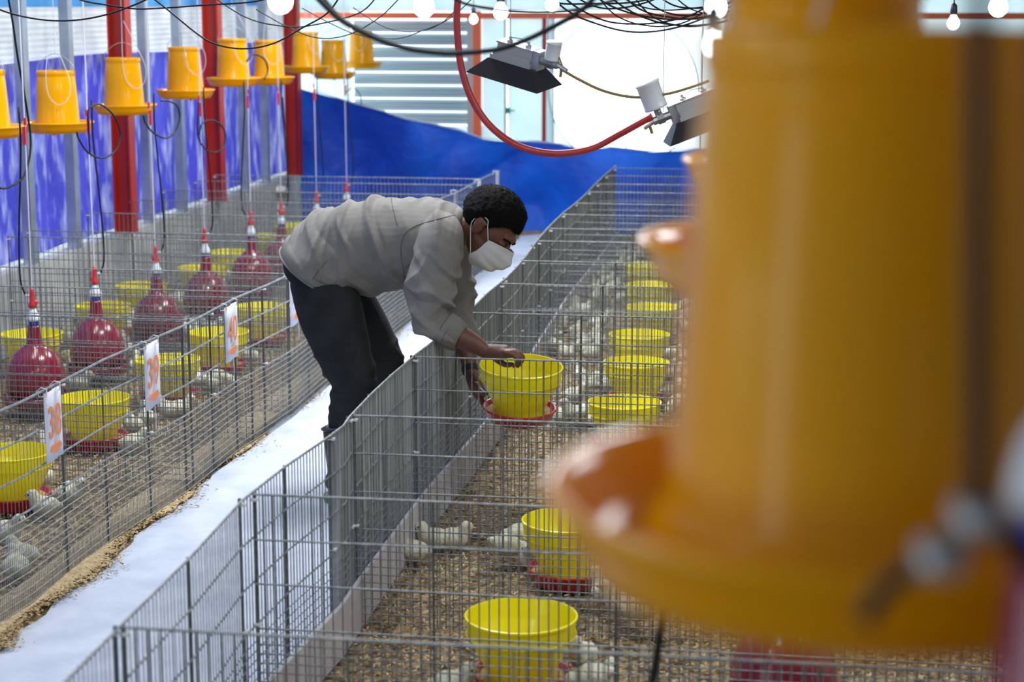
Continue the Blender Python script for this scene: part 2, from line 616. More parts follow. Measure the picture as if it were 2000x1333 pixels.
# white round topped bundle in the far left corner
a = at(541, 362, y=13.7)
t = thing('wrapped_bundle', 'pale round topped bundle standing in the far left corner by the blue screen', 'bundle', (a.x, 13.7, 0))
part('sack', M['white'], t, lambda bm: lathe(bm, [(0, 0), (0.055, 0.0), (0.06, 0.1), (0.062, 0.2), (0.085, 0.33), (0.09, a.z - 0.06), (0.075, a.z - 0.015), (0.03, a.z), (0, a.z)], 24), True)
part('tie_cord', M['string'], t, lambda bm: tube(bm, [(0.066 * math.cos(k * PI / 12), 0.066 * math.sin(k * PI / 12), 0.24) for k in range(25)], 0.004, 5))

# ------------------------------------------------------------------ wire mesh panels
PH = 0.62


def make_panel(a, b, label, group, vr=0.0016, hr=0.0026, step=0.0225, name='mesh_panel', dense=0.25, lean=0.0, sag=0.0, posts=(0, 1), mids=True, cat='fence panel', wm='wire', low_up=False):
    a, b = Vector((a[0], a[1], 0)), Vector((b[0], b[1], 0))
    L = (b - a).length
    rz = math.atan2(b.y - a.y, b.x - a.x)
    t = thing(name, label, cat, a, rz, group)
    t.rotation_euler.x = lean
    n = max(2, int(round(L / step)))

    def wav(x):
        return sag * math.sin(PI * x / L) if L else 0

    def ups(bm):
        for i in range(n + 1):
            x = L * i / n
            d = random.uniform(-0.0015, 0.0015)
            tube(bm, [(x + d, wav(x), 0.005), (x - d, wav(x), PH)], vr, 4, False)
    part('upright_wires', M[wm], t, ups, stuff=True)
    if low_up:
        def ups2(bm):
            for i in range(n):
                x = L * (i + 0.5) / n
                tube(bm, [(x, wav(x), 0.005), (x, wav(x), dense)], vr, 4, False)
        part('short_uprights', M[wm], t, ups2, stuff=True)

    def hor(z, r, nm, m):
        k = max(2, int(L / 0.3))
        part(nm, m, t, lambda bm: tube(bm, [(L * i / k, -0.003 + wav(L * i / k), z + random.uniform(-.0008, .0008)) for i in range(k + 1)], r, 6))
    hor(PH, hr * 1.25, 'top_rod', M['wire_h'])
    for z in (0.51, 0.40, 0.29):
        hor(z, hr, 'cross_rod', M['wire_h'])

    def low(bm):
        z = dense
        while z > 0.01:
            tube(bm, [(0, -0.003, z), (L / 2, -0.003 + wav(L / 2), z), (L, -0.003, z)], hr * 0.75, 4, False)
            z -= 0.0235
    part('lower_wires', M['wire'], t, low, stuff=True)
    for q in posts:
        part('end_rod', M['post'], t, lambda bm: tube(bm, [(L * q, 0.003, 0), (L * q, 0.003, PH + 0.004)], 0.0042, 6))
    if mids and L > 0.6:
        k = int(L / 0.45)
        for i in range(1, k + 1):
            x = L * i / (k + 1)
            part('stiffener_rod', M['post'], t, lambda bm: tube(bm, [(x, 0.004 + wav(x), 0), (x, 0.004 + wav(x), PH)], 0.0032, 6))
    for z in (PH - 0.012, 0.30):
        part('cable_tie', M['white'], t, lambda bm: (box(bm, (0.004, -0.008, z), (0.016, 0.006, 0.006)), tube(bm, [(-0.004, -0.006, z), (-0.006, 0.008, z), (0.01, 0.008, z), (0.01, -0.006, z)], 0.0015, 4)))
    return t


# right fence along the walkway
rf_px = [(-60, 1540), (228, 1228), (470, 978), (645, 850), (680, 815), (805, 697), (915, 608), (985, 545), (1040, 480), (1100, 415), (1150, 372), (1202, 324)]
rf = [at(a, b, z=PH) for a, b in rf_px]
ordr = ['nearest the camera, running out of the bottom left corner', 'second from the camera', 'just in front of the standing man', 'beside the boots of the man', 'under the elbow of the man',
        'under the grey sleeves of the man', 'right behind the yellow bowl the man holds', 'starting below the white face mask', 'to the right of the dark haired head', 'second from the far end', 'at the far end by the blue screen']
for i in range(len(rf) - 1):
    p, q = rf[i], rf[i + 1]
    make_panel((p.x, p.y), (q.x, q.y), 'right fence mesh panel, ' + ordr[i], 'mesh panels of the right fence', sag=0.008 * (-1) ** i, step=0.0225 if i < 3 else 0.0115, vr=0.0016 if i < 3 else 0.0019, wm='wire' if i < 3 else 'wire_p')
# pale board at its foot
t = thing('edging_board', 'pale board along the foot of the right fence inside the pens', 'board')
for i in range(len(rf) - 1):
    p, q = rf[i].copy(), rf[i + 1].copy()
    p.z = q.z = 0.07
    d = (q - p)
    rot = Matrix.Rotation(math.atan2(d.y, d.x), 3, 'Z')
    part('board_length', M['board'], t, lambda bm: box(bm, (p + q) / 2 + Vector((0.022, 0, 0.002)), (d.length * 0.995, 0.012, 0.145), rot))

# left fence
lf_px = [(-190, 885), (-60, 828), (118, 745), (285, 667), (410, 608), (513, 560), (600, 516), (690, 470), (775, 428), (860, 388), (918, 362), (975, 334)]
lf = [at(a, b, z=PH) for a, b in lf_px]
lordr = ['nearest, at the left edge of the picture', 'carrying the nearest white card', 'between the first and second white cards', 'carrying the second white card', 'with the third white card', 'behind the thigh of the man',
         'hidden mostly behind the trousers of the man', 'behind the shirt of the man', 'seen over the back of the man', 'second from the far end', 'at the far end beside the head of the man']
for i in range(len(lf) - 1):
    p, q = lf[i], lf[i + 1]
    make_panel((p.x, p.y), (q.x, q.y), 'left fence mesh panel, ' + lordr[i], 'mesh panels of the left fence', sag=0.012 * (-1) ** i, vr=0.0011, hr=0.0033, dense=0.27, low_up=True)

RB = [(at(a, b, z=0.19).y, 0.15) for a, b in [(1018, 1210), (1112, 1022), (1220, 790), (1243, 712), (1249, 657), (1275, 603), (1270, 560), (1266, 520)]]
LB = [(at(a, b, z=0.19).y, 0.15) for a, b in [(327, 706), (427, 652), (512, 602), (62, 655), (200, 600), (276, 560), (395, 525), (447, 495), (523, 463), (574, 443)]]
LB += [(at(a, b, x=-3.2).y, 0.15) for a, b in [(62, 563), (184, 520), (303, 480), (399, 445), (489, 412), (549, 394), (618, 372), (677, 352)]]


def clear_y(y, obs):
    for k in range(60):
        for sg in (1, -1):
            q = y + sg * k * 0.006
            if all(abs(q - c) > r for c, r in obs):
                return q
    return y


# cross panels of the right pens
for k, py in enumerate([1225, 978, 815, 697, 608, 550, 505, 468, 438, 414, 392, 372, 354, 338, 323]):
    p = at(rf_px[1][0] if k == 0 else 800, py, z=PH)
    if k > 4:
        p.y = clear_y(p.y, RB)
    # x on the fence line at that depth
    fx = -1.24
    for a, b in zip(rf, rf[1:]):
        if a.y <= p.y <= b.y:
            fx = a.x + (b.x - a.x) * (p.y - a.y) / (b.y - a.y)
    nm = ['nearest the camera', 'second from the camera', 'passing just in front of the held bowl', 'crossing the hand of the man', 'behind the held bowl', 'beside the six yellow bowls, fifth back', 'sixth back', 'seventh back',
          'eighth back', 'ninth back', 'tenth back', 'eleventh back', 'third from the blue screen', 'second from the blue screen', 'directly before the blue screen'][k]
    make_panel((fx + 0.01, p.y), (1.35, p.y - 0.01), 'mesh divider across right pens, ' + nm, 'dividers across the right pens', step=0.0235,
               vr=0.0018 if k < 6 else 0.0014, hr=0.0024 if k < 5 else 0.0018)

# cross panels of the left pens
for k, py in enumerate([624, 566, 522, 480, 444, 416, 392, 372, 354, 338]):
    p = at(300, py, z=PH)
    if k > 0:
        p.y = clear_y(p.y, LB)
    fx = -2.15
    for a, b in zip(lf, lf[1:]):
        if a.y <= p.y <= b.y:
            fx = a.x + (b.x - a.x) * (p.y - a.y) / (b.y - a.y)
    nm = ['nearest, in front of the two nearest drinkers', 'second, in front of the third drinker', 'third', 'fourth', 'fifth', 'sixth', 'seventh', 'eighth', 'second from the end', 'last before the blue screen'][k]
    make_panel((-3.82, p.y + 0.01), (fx - 0.01, p.y), 'mesh divider across left pens, ' + nm, 'dividers across the left pens', vr=0.0016, hr=0.0024, step=0.026, mids=False)


# ------------------------------------------------------------------ number cards on the left fence
def number_card(px0, px1, py_top, txt, h, label, tilt=0.0, tails=True):
    xx = -2.165
    for a, b in zip(lf_px, lf_px[1:]):
        if a[0] <= px0 <= b[0]:
            A, B = lf[lf_px.index(a)], lf[lf_px.index(b)]
            tt = (px0 - a[0]) / (b[0] - a[0])
            xx = A.x + (B.x - A.x) * tt + 0.016
    a = at(px0, py_top + 10, x=xx)
    b = at(px1, py_top, x=xx)
    wdt = b.y - a.y
    zt = PH - 0.006
    t = thing('number_card', label, 'sign', (xx, a.y, zt))
    t.rotation_euler = (0, tilt, 0)

    def sheet(bm):
        n = 6
        fr = [[bm.verts.new((0.004 * math.sin(i / n * PI * 2) + s * 0.0012, wdt * i / n, 0.0 - h * j / 4)) for i in range(n + 1)] for s in (0, 1) for j in range(5)]
        for s in (0, 1):
            for j in range(4):
                for i in range(n):
                    q = (fr[s * 5 + j][i], fr[s * 5 + j][i + 1], fr[s * 5 + j + 1][i + 1], fr[s * 5 + j + 1][i])
                    bm.faces.new(q if s else q[::-1])
        ring = [(0, i) for i in range(n)] + [(j, n) for j in range(4)] + [(4, i) for i in range(n, 0, -1)] + [(j, 0) for j in range(4, 0, -1)]
        for k in range(len(ring)):
            (j0, i0), (j1, i1) = ring[k], ring[(k + 1) % len(ring)]
            bm.faces.new((fr[j0][i0], fr[j1][i1], fr[5 + j1][i1], fr[5 + j0][i0]))
    part('card', M['paper'], t, sheet, True)
    cu = bpy.data.curves.new('digits', 'FONT')
    cu.body = txt
    cu.size = 1.0
    cu.extrude = 0.001
    cu.offset = 0.012
    cu.align_x, cu.align_y = 'CENTER', 'CENTER'
    to = bpy.data.objects.new('tmp', cu)
    COL.objects.link(to)
    bpy.context.view_layer.update()
    me = bpy.data.meshes.new_from_object(to.evaluated_get(bpy.context.evaluated_depsgraph_get()))
    bpy.data.objects.remove(to)
    xs = [v.co.x for v in me.vertices]
    ys = [v.co.y for v in me.vertices]
    sx, sy = wdt * 0.72 / (max(xs) - min(xs)), h * 0.46 / (max(ys) - min(ys))
    mx, my = (max(xs) + min(xs)) / 2, (max(ys) + min(ys)) / 2
    for v in me.vertices:
        v.co = Vector((0.0065 + v.co.z * 0.3, wdt / 2 + (v.co.x - mx) * sx, -h * 0.44 + (v.co.y - my) * sy))
    me.materials.clear()
    me.materials.append(M['ink'])
    d = bpy.data.objects.new('digits', me)
    COL.objects.link(d)
    d.parent = t
    d['label'] = 'orange hand-painted number'

    def arrow(bm):
        pts = [(-0.22, 0.35), (0.2, 0.5), (0.34, 0.05), (0.05, -0.5), (-0.34, -0.15)]
        lo = [bm.verts.new((0.005, wdt / 2 + x * wdt, -h * 0.83 + y * h * 0.16)) for x, y in pts]
        hi = [bm.verts.new((0.0072, wdt / 2 + x * wdt, -h * 0.83 + y * h * 0.16)) for x, y in pts]
        bm.faces.new(hi)
        for k in range(5):
            bm.faces.new((lo[k], lo[(k + 1) % 5], hi[(k + 1) % 5], hi[k]))
    part('painted_mark', M['ink'], t, arrow)
    for yy in (0.012, wdt - 0.015):
        part('tie', M['white'], t, lambda bm: tube(bm, [(0.004, yy, -0.012), (0.006, yy, 0.012), (-0.012, yy, 0.016), (-0.026, yy, 0.004), (-0.018, yy, -0.012), (0.0, yy, -0.010)], 0.0022, 5))
    if tails:
        part('hanging_tail', M['string'], t, lambda bm: tube(bm, [(0, wdt * 0.62, -h), (0.003, wdt * 0.6, -h - 0.035), (0, wdt * 0.64, -h - 0.075)], 0.0022, 5))
    return t


number_card(84, 117, 748, '38', 0.215, 'white card painted thirty-eight, nearest on the left fence', tails=False)
number_card(280, 309, 665, '39', 0.225, 'white card painted thirty-nine, between two yellow bowls on the left fence')
number_card(438, 462, 590, '40', 0.215, 'white card painted forty, just left of the trousers of the man')
number_card(565, 590, 528, '41', 0.22, 'white card mostly hidden behind the trousers of the man, on the left fence')


# three white strips near the far end of the left fence
for px, py, nm in [(884, 376, 'leftmost of three white strips on the far end of the left fence'), (930, 355, 'middle one of three white strips on the far end of the left fence'), (966, 338, 'rightmost of three white strips on the far end of the left fence')]:
    p = at(px, py, z=PH - 0.005)
    t = thing('white_strip', nm, 'strip', (p.x + 0.02, p.y, 0.33))
    part('strip', M['paper'], t, lambda bm: box(bm, (0, 0, 0.14), (0.004, 0.11, 0.29)))
    part('tie', M['white'], t, lambda bm: tube(bm, [(0.004, 0, 0.27), (0.0, 0, 0.298), (-0.03, 0, 0.298), (-0.03, 0, 0.27)], 0.003, 5))

# ------------------------------------------------------------------ hanging feeders (amber)
def make_hanging_feeder(label, cat, group):
    t = thing('hanging_feeder', label, cat, (0, 0, 0), 0, group)
    # tray rim at z=0
    part('tray', M['orange_yellow'], t, lambda bm: lathe(bm, [(0, -0.040), (0.125, -0.040), (0.138, -0.036), (0.150, -0.018), (0.157, 0.0), (0.165, 0.002), (0.167, -0.003), (0.160, -0.008), (0.153, -0.026), (0.140, -0.045), (0.126, -0.049), (0, -0.049)], 64), True)
    body = part('hopper', M['orange_yellow'], t, lambda bm: lathe(bm, [(0.106, -0.028), (0.113, -0.028), (0.113, -0.02), (0.104, -0.008), (0.101, 0.0), (0.094, 0.115), (0.0875, 0.205), (0.0865, 0.208), (0.0865, 0.214), (0.0885, 0.216), (0.0885, 0.232), (0.086, 0.236), (0.082, 0.234), (0.082, 0.21), (0.090, 0.10), (0.097, -0.01)], 64, close=True), True)
    autosmooth(body, 50)
    part('bail', M['metal'], t, lambda bm: tube(bm, spline([(-0.092, 0, 0.222), (-0.085, 0, 0.26), (-0.04, 0, 0.30), (0, 0, 0.312), (0.04, 0, 0.30), (0.085, 0, 0.26), (0.092, 0, 0.222)], 4), 0.0016, 5), True)
    part('hanging_string', M['string'], t, lambda bm: tube(bm, [(0, 0, 0.31), (0.004, 0, 0.8), (0, 0, 1.3)], 0.0016, 5))
    part('string_loop', M['string'], t, lambda bm: tube(bm, spline([(0.01, -0.02, 0.42), (0.05, -0.08, 0.33), (0.105, -0.10, 0.20), (0.10, -0.104, 0.12), (0.06, -0.118, 0.085), (0.02, -0.117, 0.11), (0.0, -0.112, 0.16), (-0.005, -0.095, 0.26), (0.0, -0.03, 0.42)], 6), 0.0017, 5))
    part('rim_drip', M['orange_yellow'], t, lambda bm: lathe(bm, [(0, -0.058), (0.008, -0.056), (0.011, -0.048), (0, -0.046)], 10, 0.02, -0.1, 0))
    return t


feeder0 = freeze(make_hanging_feeder('', 'feeder', 'row of amber feeders hanging above the left pens'))
left_feeders = [(-27, 246, 'amber hanging feeder cut off by the left edge of the picture'), (113, 238, 'amber hanging feeder, first whole one from the left'), (243, 204, 'amber hanging feeder in front of the first dark red post'),
                (362, 175, 'amber hanging feeder just left of the second dark red post'), (456, 152, 'amber hanging feeder fourth whole one from the left, with a cable crossing it'),
                (526, 150, 'amber hanging feeder half hidden behind another, with a black hose loop beside it'), (598, 129, 'amber hanging feeder above the left end of the blue screen'),
                (652, 141, 'amber hanging feeder second from the right end of the left row'), (706, 121, 'amber hanging feeder at the right end of the left row')]
for k, (px, py, lb) in enumerate(left_feeders):
    p = at(px, py, x=-3.50)
    if k == 0:
        f = feeder0
        f.location = p
        f['label'] = lb
    else:
        f = copy_tree(feeder0, p, random.uniform(-0.5, 0.5), lb)
    f.scale = (1.04,) * 3
g = 'amber feeders hanging above the right pens'
for k, (x, y, z, lb) in enumerate([(0.042, 0.950, 1.512, 'huge blurred amber feeder hanging closest to the camera'), (0.028, 1.72, 1.545, 'blurred amber feeder second from the camera, its tray tip left of the huge one'),
                                   (0.022, 2.52, 1.553, 'amber feeder third from the camera, almost wholly behind the huge one')]):
    copy_tree(feeder0, (x, y, z), [2.6, 2.9, 3.2][k], lb, g).scale = (1, 1, 1)


# ------------------------------------------------------------------ bell drinkers
def make_drinker(label, group):
    t = thing('bell_drinker', label, 'drinker', (0, 0, 0), 0, group)
    part('dome', M['darkred'], t, lambda bm: lathe(bm, [(0, 0.02), (0.098, 0.02), (0.104, 0.035), (0.112, 0.05), (0.126, 0.06), (0.131, 0.09), (0.129, 0.12), (0.120, 0.16), (0.104, 0.20), (0.080, 0.232), (0.052, 0.252), (0.036, 0.265), (0.031, 0.285), (0.027, 0.335), (0.026, 0.345), (0, 0.345)], 56), True)
    part('trough', M['darkred'], t, lambda bm: lathe(bm, [(0.09, 0.0), (0.115, 0.0), (0.134, 0.012), (0.140, 0.040), (0.144, 0.044), (0.144, 0.036), (0.139, 0.008), (0.118, -0.006), (0.09, -0.006)], 56, close=True), True)
    part('valve_ring', M['blue_ring'], t, lambda bm: lathe(bm, [(0, 0.345), (0.022, 0.345), (0.023, 0.352), (0.021, 0.37), (0, 0.372)], 20), True)
    part('valve_body', M['clear'], t, lambda bm: lathe(bm, [(0, 0.365), (0.030, 0.366), (0.029, 0.376), (0.025, 0.392), (0.017, 0.405), (0.013, 0.425), (0, 0.426)], 20), True)
    c = part('valve_cap', M['valve_red'], t, lambda bm: (lathe(bm, [(0, 0.424), (0.018, 0.424), (0.019, 0.436), (0.012, 0.45), (0.012, 0.475), (0.009, 0.49), (0.010, 0.505), (0, 0.508)], 16), box(bm, (0.012, 0, 0.444), (0.018, 0.012, 0.022), Matrix.Rotation(0.5, 3, 'Y'))), True)
    part('inlet', M['clear'], c, lambda bm: tube(bm, [(-0.008, 0, 0.47), (-0.03, 0, 0.476)], 0.006, 8), True)
    part('hanging_string', M['string'], t, lambda bm: tube(bm, [(0, 0, 0.505), (0.003, 0, 1.2), (0, 0, 2.5)], 0.0032, 6))
    part('string_slider', M['valve_red'], t, lambda bm: (box(bm, (0, 0, 1.16), (0.014, 0.01, 0.075)), box(bm, (0.006, 0, 1.22), (0.01, 0.01, 0.03))))
    part('supply_tube', M['hose'], t, lambda bm: tube(bm, spline([(-0.03, 0, 0.476), (-0.05, 0, 0.55), (-0.045, 0, 0.75), (-0.02, 0.0, 1.1), (-0.02, 0, 1.28)], 5), 0.0045, 6), True)
    return t


dr0 = freeze(make_drinker('', 'row of dark red bell drinkers in the left pens'))
for k, (px, py, lb) in enumerate([(62, 563, 'dark red bell drinker nearest in the left pens'), (184, 520, 'dark red bell drinker second from the left'), (303, 480, 'dark red bell drinker third from the left, above the number 39 card'),
                                  (399, 445, 'dark red bell drinker fourth from the left, above the number 40 card'), (489, 412, 'dark red bell drinker fifth from the left, next to the back of the man'),
                                  (549, 394, 'dark red bell drinker touching the outline of the grey shirt'), (618, 372, 'bell drinker showing only its valve above the back of the man, left one'), (677, 352, 'bell drinker showing only its valve above the back of the man, right one')]):
    p = at(px, py, x=-3.2)
    loc = (p.x, p.y, p.z - 0.508)
    if k == 0:
        dr0.location = loc
        dr0['label'] = lb
    else:
        copy_tree(dr0, loc, [0, PI, PI, PI, 0.3, PI, PI, PI][k] if k else 0, lb)
p = at(1530, 1335, z=0.15)
copy_tree(dr0, (p.x, p.y, 0.06), 0, 'red bell drinker below the huge amber feeder at the bottom edge', 'bell drinkers of the right pens')
copy_tree(dr0, at(2105, 1085, y=0.75) + Vector((0, 0, -0.345)), 1, 'strongly blurred dark red drinker at the bottom right corner', 'bell drinkers of the right pens')


# ------------------------------------------------------------------ feed bowls (yellow hopper on red dish)
def make_bowl(label, group, tilt=None):
    t = thing('feed_bowl', label, 'feeder', (0, 0, 0), 0, group)
    h = part('hopper', M['yellow'], t, lambda bm: lathe(bm, [(0.082, 0.010), (0.087, 0.010), (0.0875, 0.046), (0.094, 0.058), (0.115, 0.100), (0.132, 0.138), (0.141, 0.152), (0.1425, 0.190), (0.147, 0.194), (0.147, 0.199), (0.142, 0.200), (0.1385, 0.192), (0.137, 0.155), (0.128, 0.140), (0.111, 0.101), (0.090, 0.058), (0.083, 0.048)], 56, close=True), True)
    autosmooth(h, 42)
    part('dish', M['red'], t, lambda bm: lathe(bm, [(0, 0.0), (0.105, 0.0), (0.113, 0.006), (0.125, 0.040), (0.131, 0.044), (0.131, 0.048), (0.126, 0.050), (0.121, 0.046), (0.109, 0.012), (0.0, 0.008)], 56), True)
    part('feed', M['feed'], t, lambda bm: lathe(bm, [(0, 0.085), (0.06, 0.075), (0.081, 0.048), (0.081, 0.03), (0.095, 0.034), (0.117, 0.034), (0.117, 0.030), (0, 0.025)], 40), True)
    part('rim_band', M['yellow'], h, lambda bm: tube(bm, [(0.1435 * math.cos(k * PI / 28), 0.1435 * math.sin(k * PI / 28), 0.152) for k in range(57)], 0.0016, 5))
    return t


bowl0 = freeze(make_bowl('', 'yellow feed bowls of the right pens'))
BH = 0.19
first = True
for px, py, lb in [(1018, 1210, 'lemon yellow feed bowl nearest the camera, behind the front divider'), (1112, 1022, 'lemon yellow feed bowl half covered by the huge amber feeder, second from the camera'),
                   (1220, 790, 'lemon yellow feed bowl just right of the bowl the man holds'), (1243, 712, 'lemon yellow feed bowl second behind the held bowl'), (1249, 657, 'lemon yellow feed bowl third behind the held bowl, turned slightly'),
                   (1275, 603, 'lemon yellow feed bowl fourth behind the held bowl, reaching furthest right'), (1270, 560, 'lemon yellow feed bowl second from the far end of the right row'), (1266, 520, 'lemon yellow feed bowl at the far end of the right row')]:
    p = at(px, py, z=BH)
    if first:
        bowl0.location = (p.x, p.y, 0.002)
        bowl0['label'] = lb
        first = False
    else:
        copy_tree(bowl0, (p.x, p.y, 0.002), random.uniform(0, 6), lb)
gl = 'yellow feed bowls in the left pens'
for px, py, lb in [(22, 888, 'yellow feed bowl cut by the left edge, nearest in the left pens'), (182, 782, 'yellow feed bowl seen right of the number 38 card'), (327, 706, 'yellow feed bowl between the number 39 and number 40 cards'),
                   (427, 652, 'yellow feed bowl behind the number 40 card'), (512, 602, 'yellow feed bowl beside the trousers of the man'),
                   (62, 655, 'yellow feed bowl behind the nearest dark red drinker'), (200, 600, 'yellow feed bowl behind the second dark red drinker'), (276, 560, 'yellow feed bowl behind the third dark red drinker'),
                   (395, 525, 'yellow feed bowl behind the fourth dark red drinker'), (447, 495, 'yellow feed bowl left of the neck of the fifth drinker'), (523, 463, 'yellow feed bowl between the two furthest dark red domes'),
                   (574, 443, 'yellow feed bowl at the back of the man by the outline of the shirt')]:
    p = at(px, py, z=BH)
    copy_tree(bowl0, (p.x, p.y, 0.002), random.uniform(0, 6), lb, gl)
HB = at(1014, 712, y=6.27)          # rim centre of the bowl in the hands
hb = copy_tree(bowl0, (HB.x, HB.y, HB.z - 0.198), 0, 'lemon yellow bowl with red dish held by the man over the fence', 'bowl in the hands')
hb.rotation_euler = (math.radians(6), math.radians(3), 0)
del hb['group']


# ------------------------------------------------------------------ chicks
def ellipsoid(bm, c, r, rot=None, seg=16, rings=10):
    res = bmesh.ops.create_uvsphere(bm, u_segments=seg, v_segments=rings, radius=1)
    for v in res['verts']:
        co = Vector((v.co.x * r[0], v.co.y * r[1], v.co.z * r[2]))
        if rot is not None:
            co = rot @ co
        v.co = co + Vector(c)
    return res['verts']


def remeshed(bm, voxel, smooth_it=3, name='m'):
    me = bpy.data.meshes.new(name)
    bm.to_mesh(me)
    bm.free()
    o = bpy.data.objects.new(name, me)
    COL.objects.link(o)
    m = o.modifiers.new('r', 'REMESH')
    m.mode = 'VOXEL'
    m.voxel_size = voxel
    m.use_smooth_shade = True
    if smooth_it:
        s = o.modifiers.new('s', 'SMOOTH')
        s.factor = 0.5
        s.iterations = smooth_it
    dg = bpy.context.evaluated_depsgraph_get()
    dg.update()
    out = bpy.data.meshes.new_from_object(o.evaluated_get(dg))
    bpy.data.objects.remove(o)
    out.polygons.foreach_set('use_smooth', [True] * len(out.polygons))
    return out


def obj_from_mesh(name, me, m, parent):
    me.name = name
    me.materials.clear()
    me.materials.append(m)
    o = bpy.data.objects.new(name, me)
    COL.objects.link(o)
    if parent:
        o.parent = parent
    return o


def chick_body(kind):
    bm = bmesh.new()
    if kind == 0:      # standing, head up
        ellipsoid(bm, (0, 0, 0.045), (0.027, 0.038, 0.027))
        ellipsoid(bm, (0, 0.026, 0.062), (0.017, 0.02, 0.022))
        ellipsoid(bm, (0, 0.036, 0.082), (0.0165, 0.018, 0.0165))
        ellipsoid(bm, (0, -0.036, 0.05), (0.012, 0.016, 0.010))
        for s in (-1, 1):
            ellipsoid(bm, (s * 0.022, -0.006, 0.047), (0.008, 0.026, 0.016))
        hd = Vector((0, 0.036, 0.082))
    elif kind == 1:    # sitting
        ellipsoid(bm, (0, 0, 0.028), (0.031, 0.041, 0.028))
        ellipsoid(bm, (0, 0.027, 0.044), (0.018, 0.02, 0.018))
        ellipsoid(bm, (0, 0.036, 0.058), (0.0165, 0.018, 0.016))
        ellipsoid(bm, (0, -0.038, 0.03), (0.013, 0.014, 0.010))
        for s in (-1, 1):
            ellipsoid(bm, (s * 0.025, -0.004, 0.029), (0.008, 0.027, 0.016))
        hd = Vector((0, 0.036, 0.058))
    else:              # pecking, head down
        ellipsoid(bm, (0, 0, 0.045), (0.028, 0.039, 0.028), Matrix.Rotation(-0.3, 3, 'X'))
        ellipsoid(bm, (0, 0.036, 0.036), (0.017, 0.022, 0.018))
        ellipsoid(bm, (0, 0.052, 0.024), (0.016, 0.018, 0.016))
        ellipsoid(bm, (0, -0.038, 0.058), (0.012, 0.014, 0.010))
        for s in (-1, 1):
            ellipsoid(bm, (s * 0.022, -0.004, 0.048), (0.008, 0.027, 0.016))
        hd = Vector((0, 0.052, 0.024))
    me = remeshed(bm, 0.0052, 2, 'chick_body')
    for v in me.vertices:
        v.co += v.co.normalized() * 0.0 + Vector((noise.noise(v.co * 130), noise.noise(v.co * 130 + Vector((5, 5, 5))), noise.noise(v.co * 130 + Vector((9, 2, 2))))) * 0.0022
    return me, hd


def make_chick(kind):
    t = thing('chick', '', 'chick')
    me, hd = chick_body(kind)
    obj_from_mesh('body', me, M['chick'], t)
    dz = Vector((0, 0.016, -0.002)) if kind < 2 else Vector((0, 0.012, -0.010))
    a = hd + dz
    b = a + dz.normalized() * 0.009
    part('beak', M['beak'], t, lambda bm: tube(bm, [a, b], [0.0042, 0.0008], 6))
    for s in (-1, 1):
        part('eye', M['eye'], t, lambda bm: ellipsoid(bm, hd + Vector((s * 0.0145, 0.006, 0.003)), (0.0022, 0.0026, 0.0026), None, 8, 6))
    if kind != 1:
        for s in (-1, 1):
            def leg(bm):
                tube(bm, [(s * 0.011, 0.002, 0.026), (s * 0.012, -0.002, 0.013), (s * 0.012, 0.004, 0.003)], 0.0016, 5)
                for dx in (-0.007, 0, 0.007):
                    tube(bm, [(s * 0.012, 0.004, 0.0025), (s * 0.012 + dx, 0.017, 0.0012)], 0.0011, 4)
            part('leg', M['beak'], t, leg)
    return freeze(t)


chicks = [make_chick(0), make_chick(1), make_chick(2)]
used = [False] * 3


AVOID = [(o.location.x, o.location.y, 0.19) for o in COL.objects if o.parent is None and (o.name.startswith('feed_bowl') or o.name.startswith('bell_drinker')) and o is not hb]


def chick(px, py, kind, rz, label, group, sc_=1.0):
    sc_ *= 1.28
    p = at(px, py, z=0.035 * sc_)
    for bx, by, br in AVOID:
        dv = Vector((p.x - bx, p.y - by))
        if dv.length < br:
            dv = dv.normalized() * br if dv.length > 1e-4 else Vector((0, -br))
            p.x, p.y = bx + dv.x, by + dv.y
    if not used[kind]:
        c = chicks[kind]
        used[kind] = True
        c.location, c.rotation_euler.z = (p.x, p.y, 0), rz
        c['label'] = label
        c['group'] = group
    else:
        c = copy_tree(chicks[kind], (p.x, p.y, 0), rz, label, group)
    if sc_ != 1.0:
        c.scale = (sc_,) * 3
    return c


G1 = 'chicks in the near right pens'
for px, py, k, rz, lb in [(808, 1071, 1, 1.4, 'cream chick sitting by the pale board, left of a huddled pair'), (850, 1047, 1, 1.7, 'left chick of the huddled pair on open litter'), (884, 1047, 1, -1.4, 'right chick of the huddled pair on open litter'),
                          (990, 1072, 2, -1.3, 'cream chick left of the second feed bowl, head towards its red dish'), (1015, 1050, 0, -1.2, 'upright chick behind the one feeding left of the second bowl'), (1083, 1100, 1, 3.1, 'round white chick in front of the red dish of the second bowl'),
                          (1075, 1302, 0, 2.8, 'chick at the right side of the nearest red dish, head up'), (1112, 1318, 1, -1.5, 'chick sitting at the lower right of the nearest red dish'), (900, 1328, 1, -1.4, 'chick cut by the bottom edge left of the nearest red dish'),
                          (1145, 1330, 2, 1.6, 'chick cut by the bottom edge right of the nearest red dish'), (1213, 1190, 0, 1.3, 'left chick of a pair under the tray of the huge amber feeder'), (1245, 1200, 0, -1.5, 'right chick of a pair under the tray of the huge amber feeder'),
                          (1180, 1165, 0, 0.6, 'chick standing alone below the left rim of the huge amber feeder')]:
    chick(px, py, k, rz, lb, G1, 1.0)
G2 = 'chicks beside the held bowl'
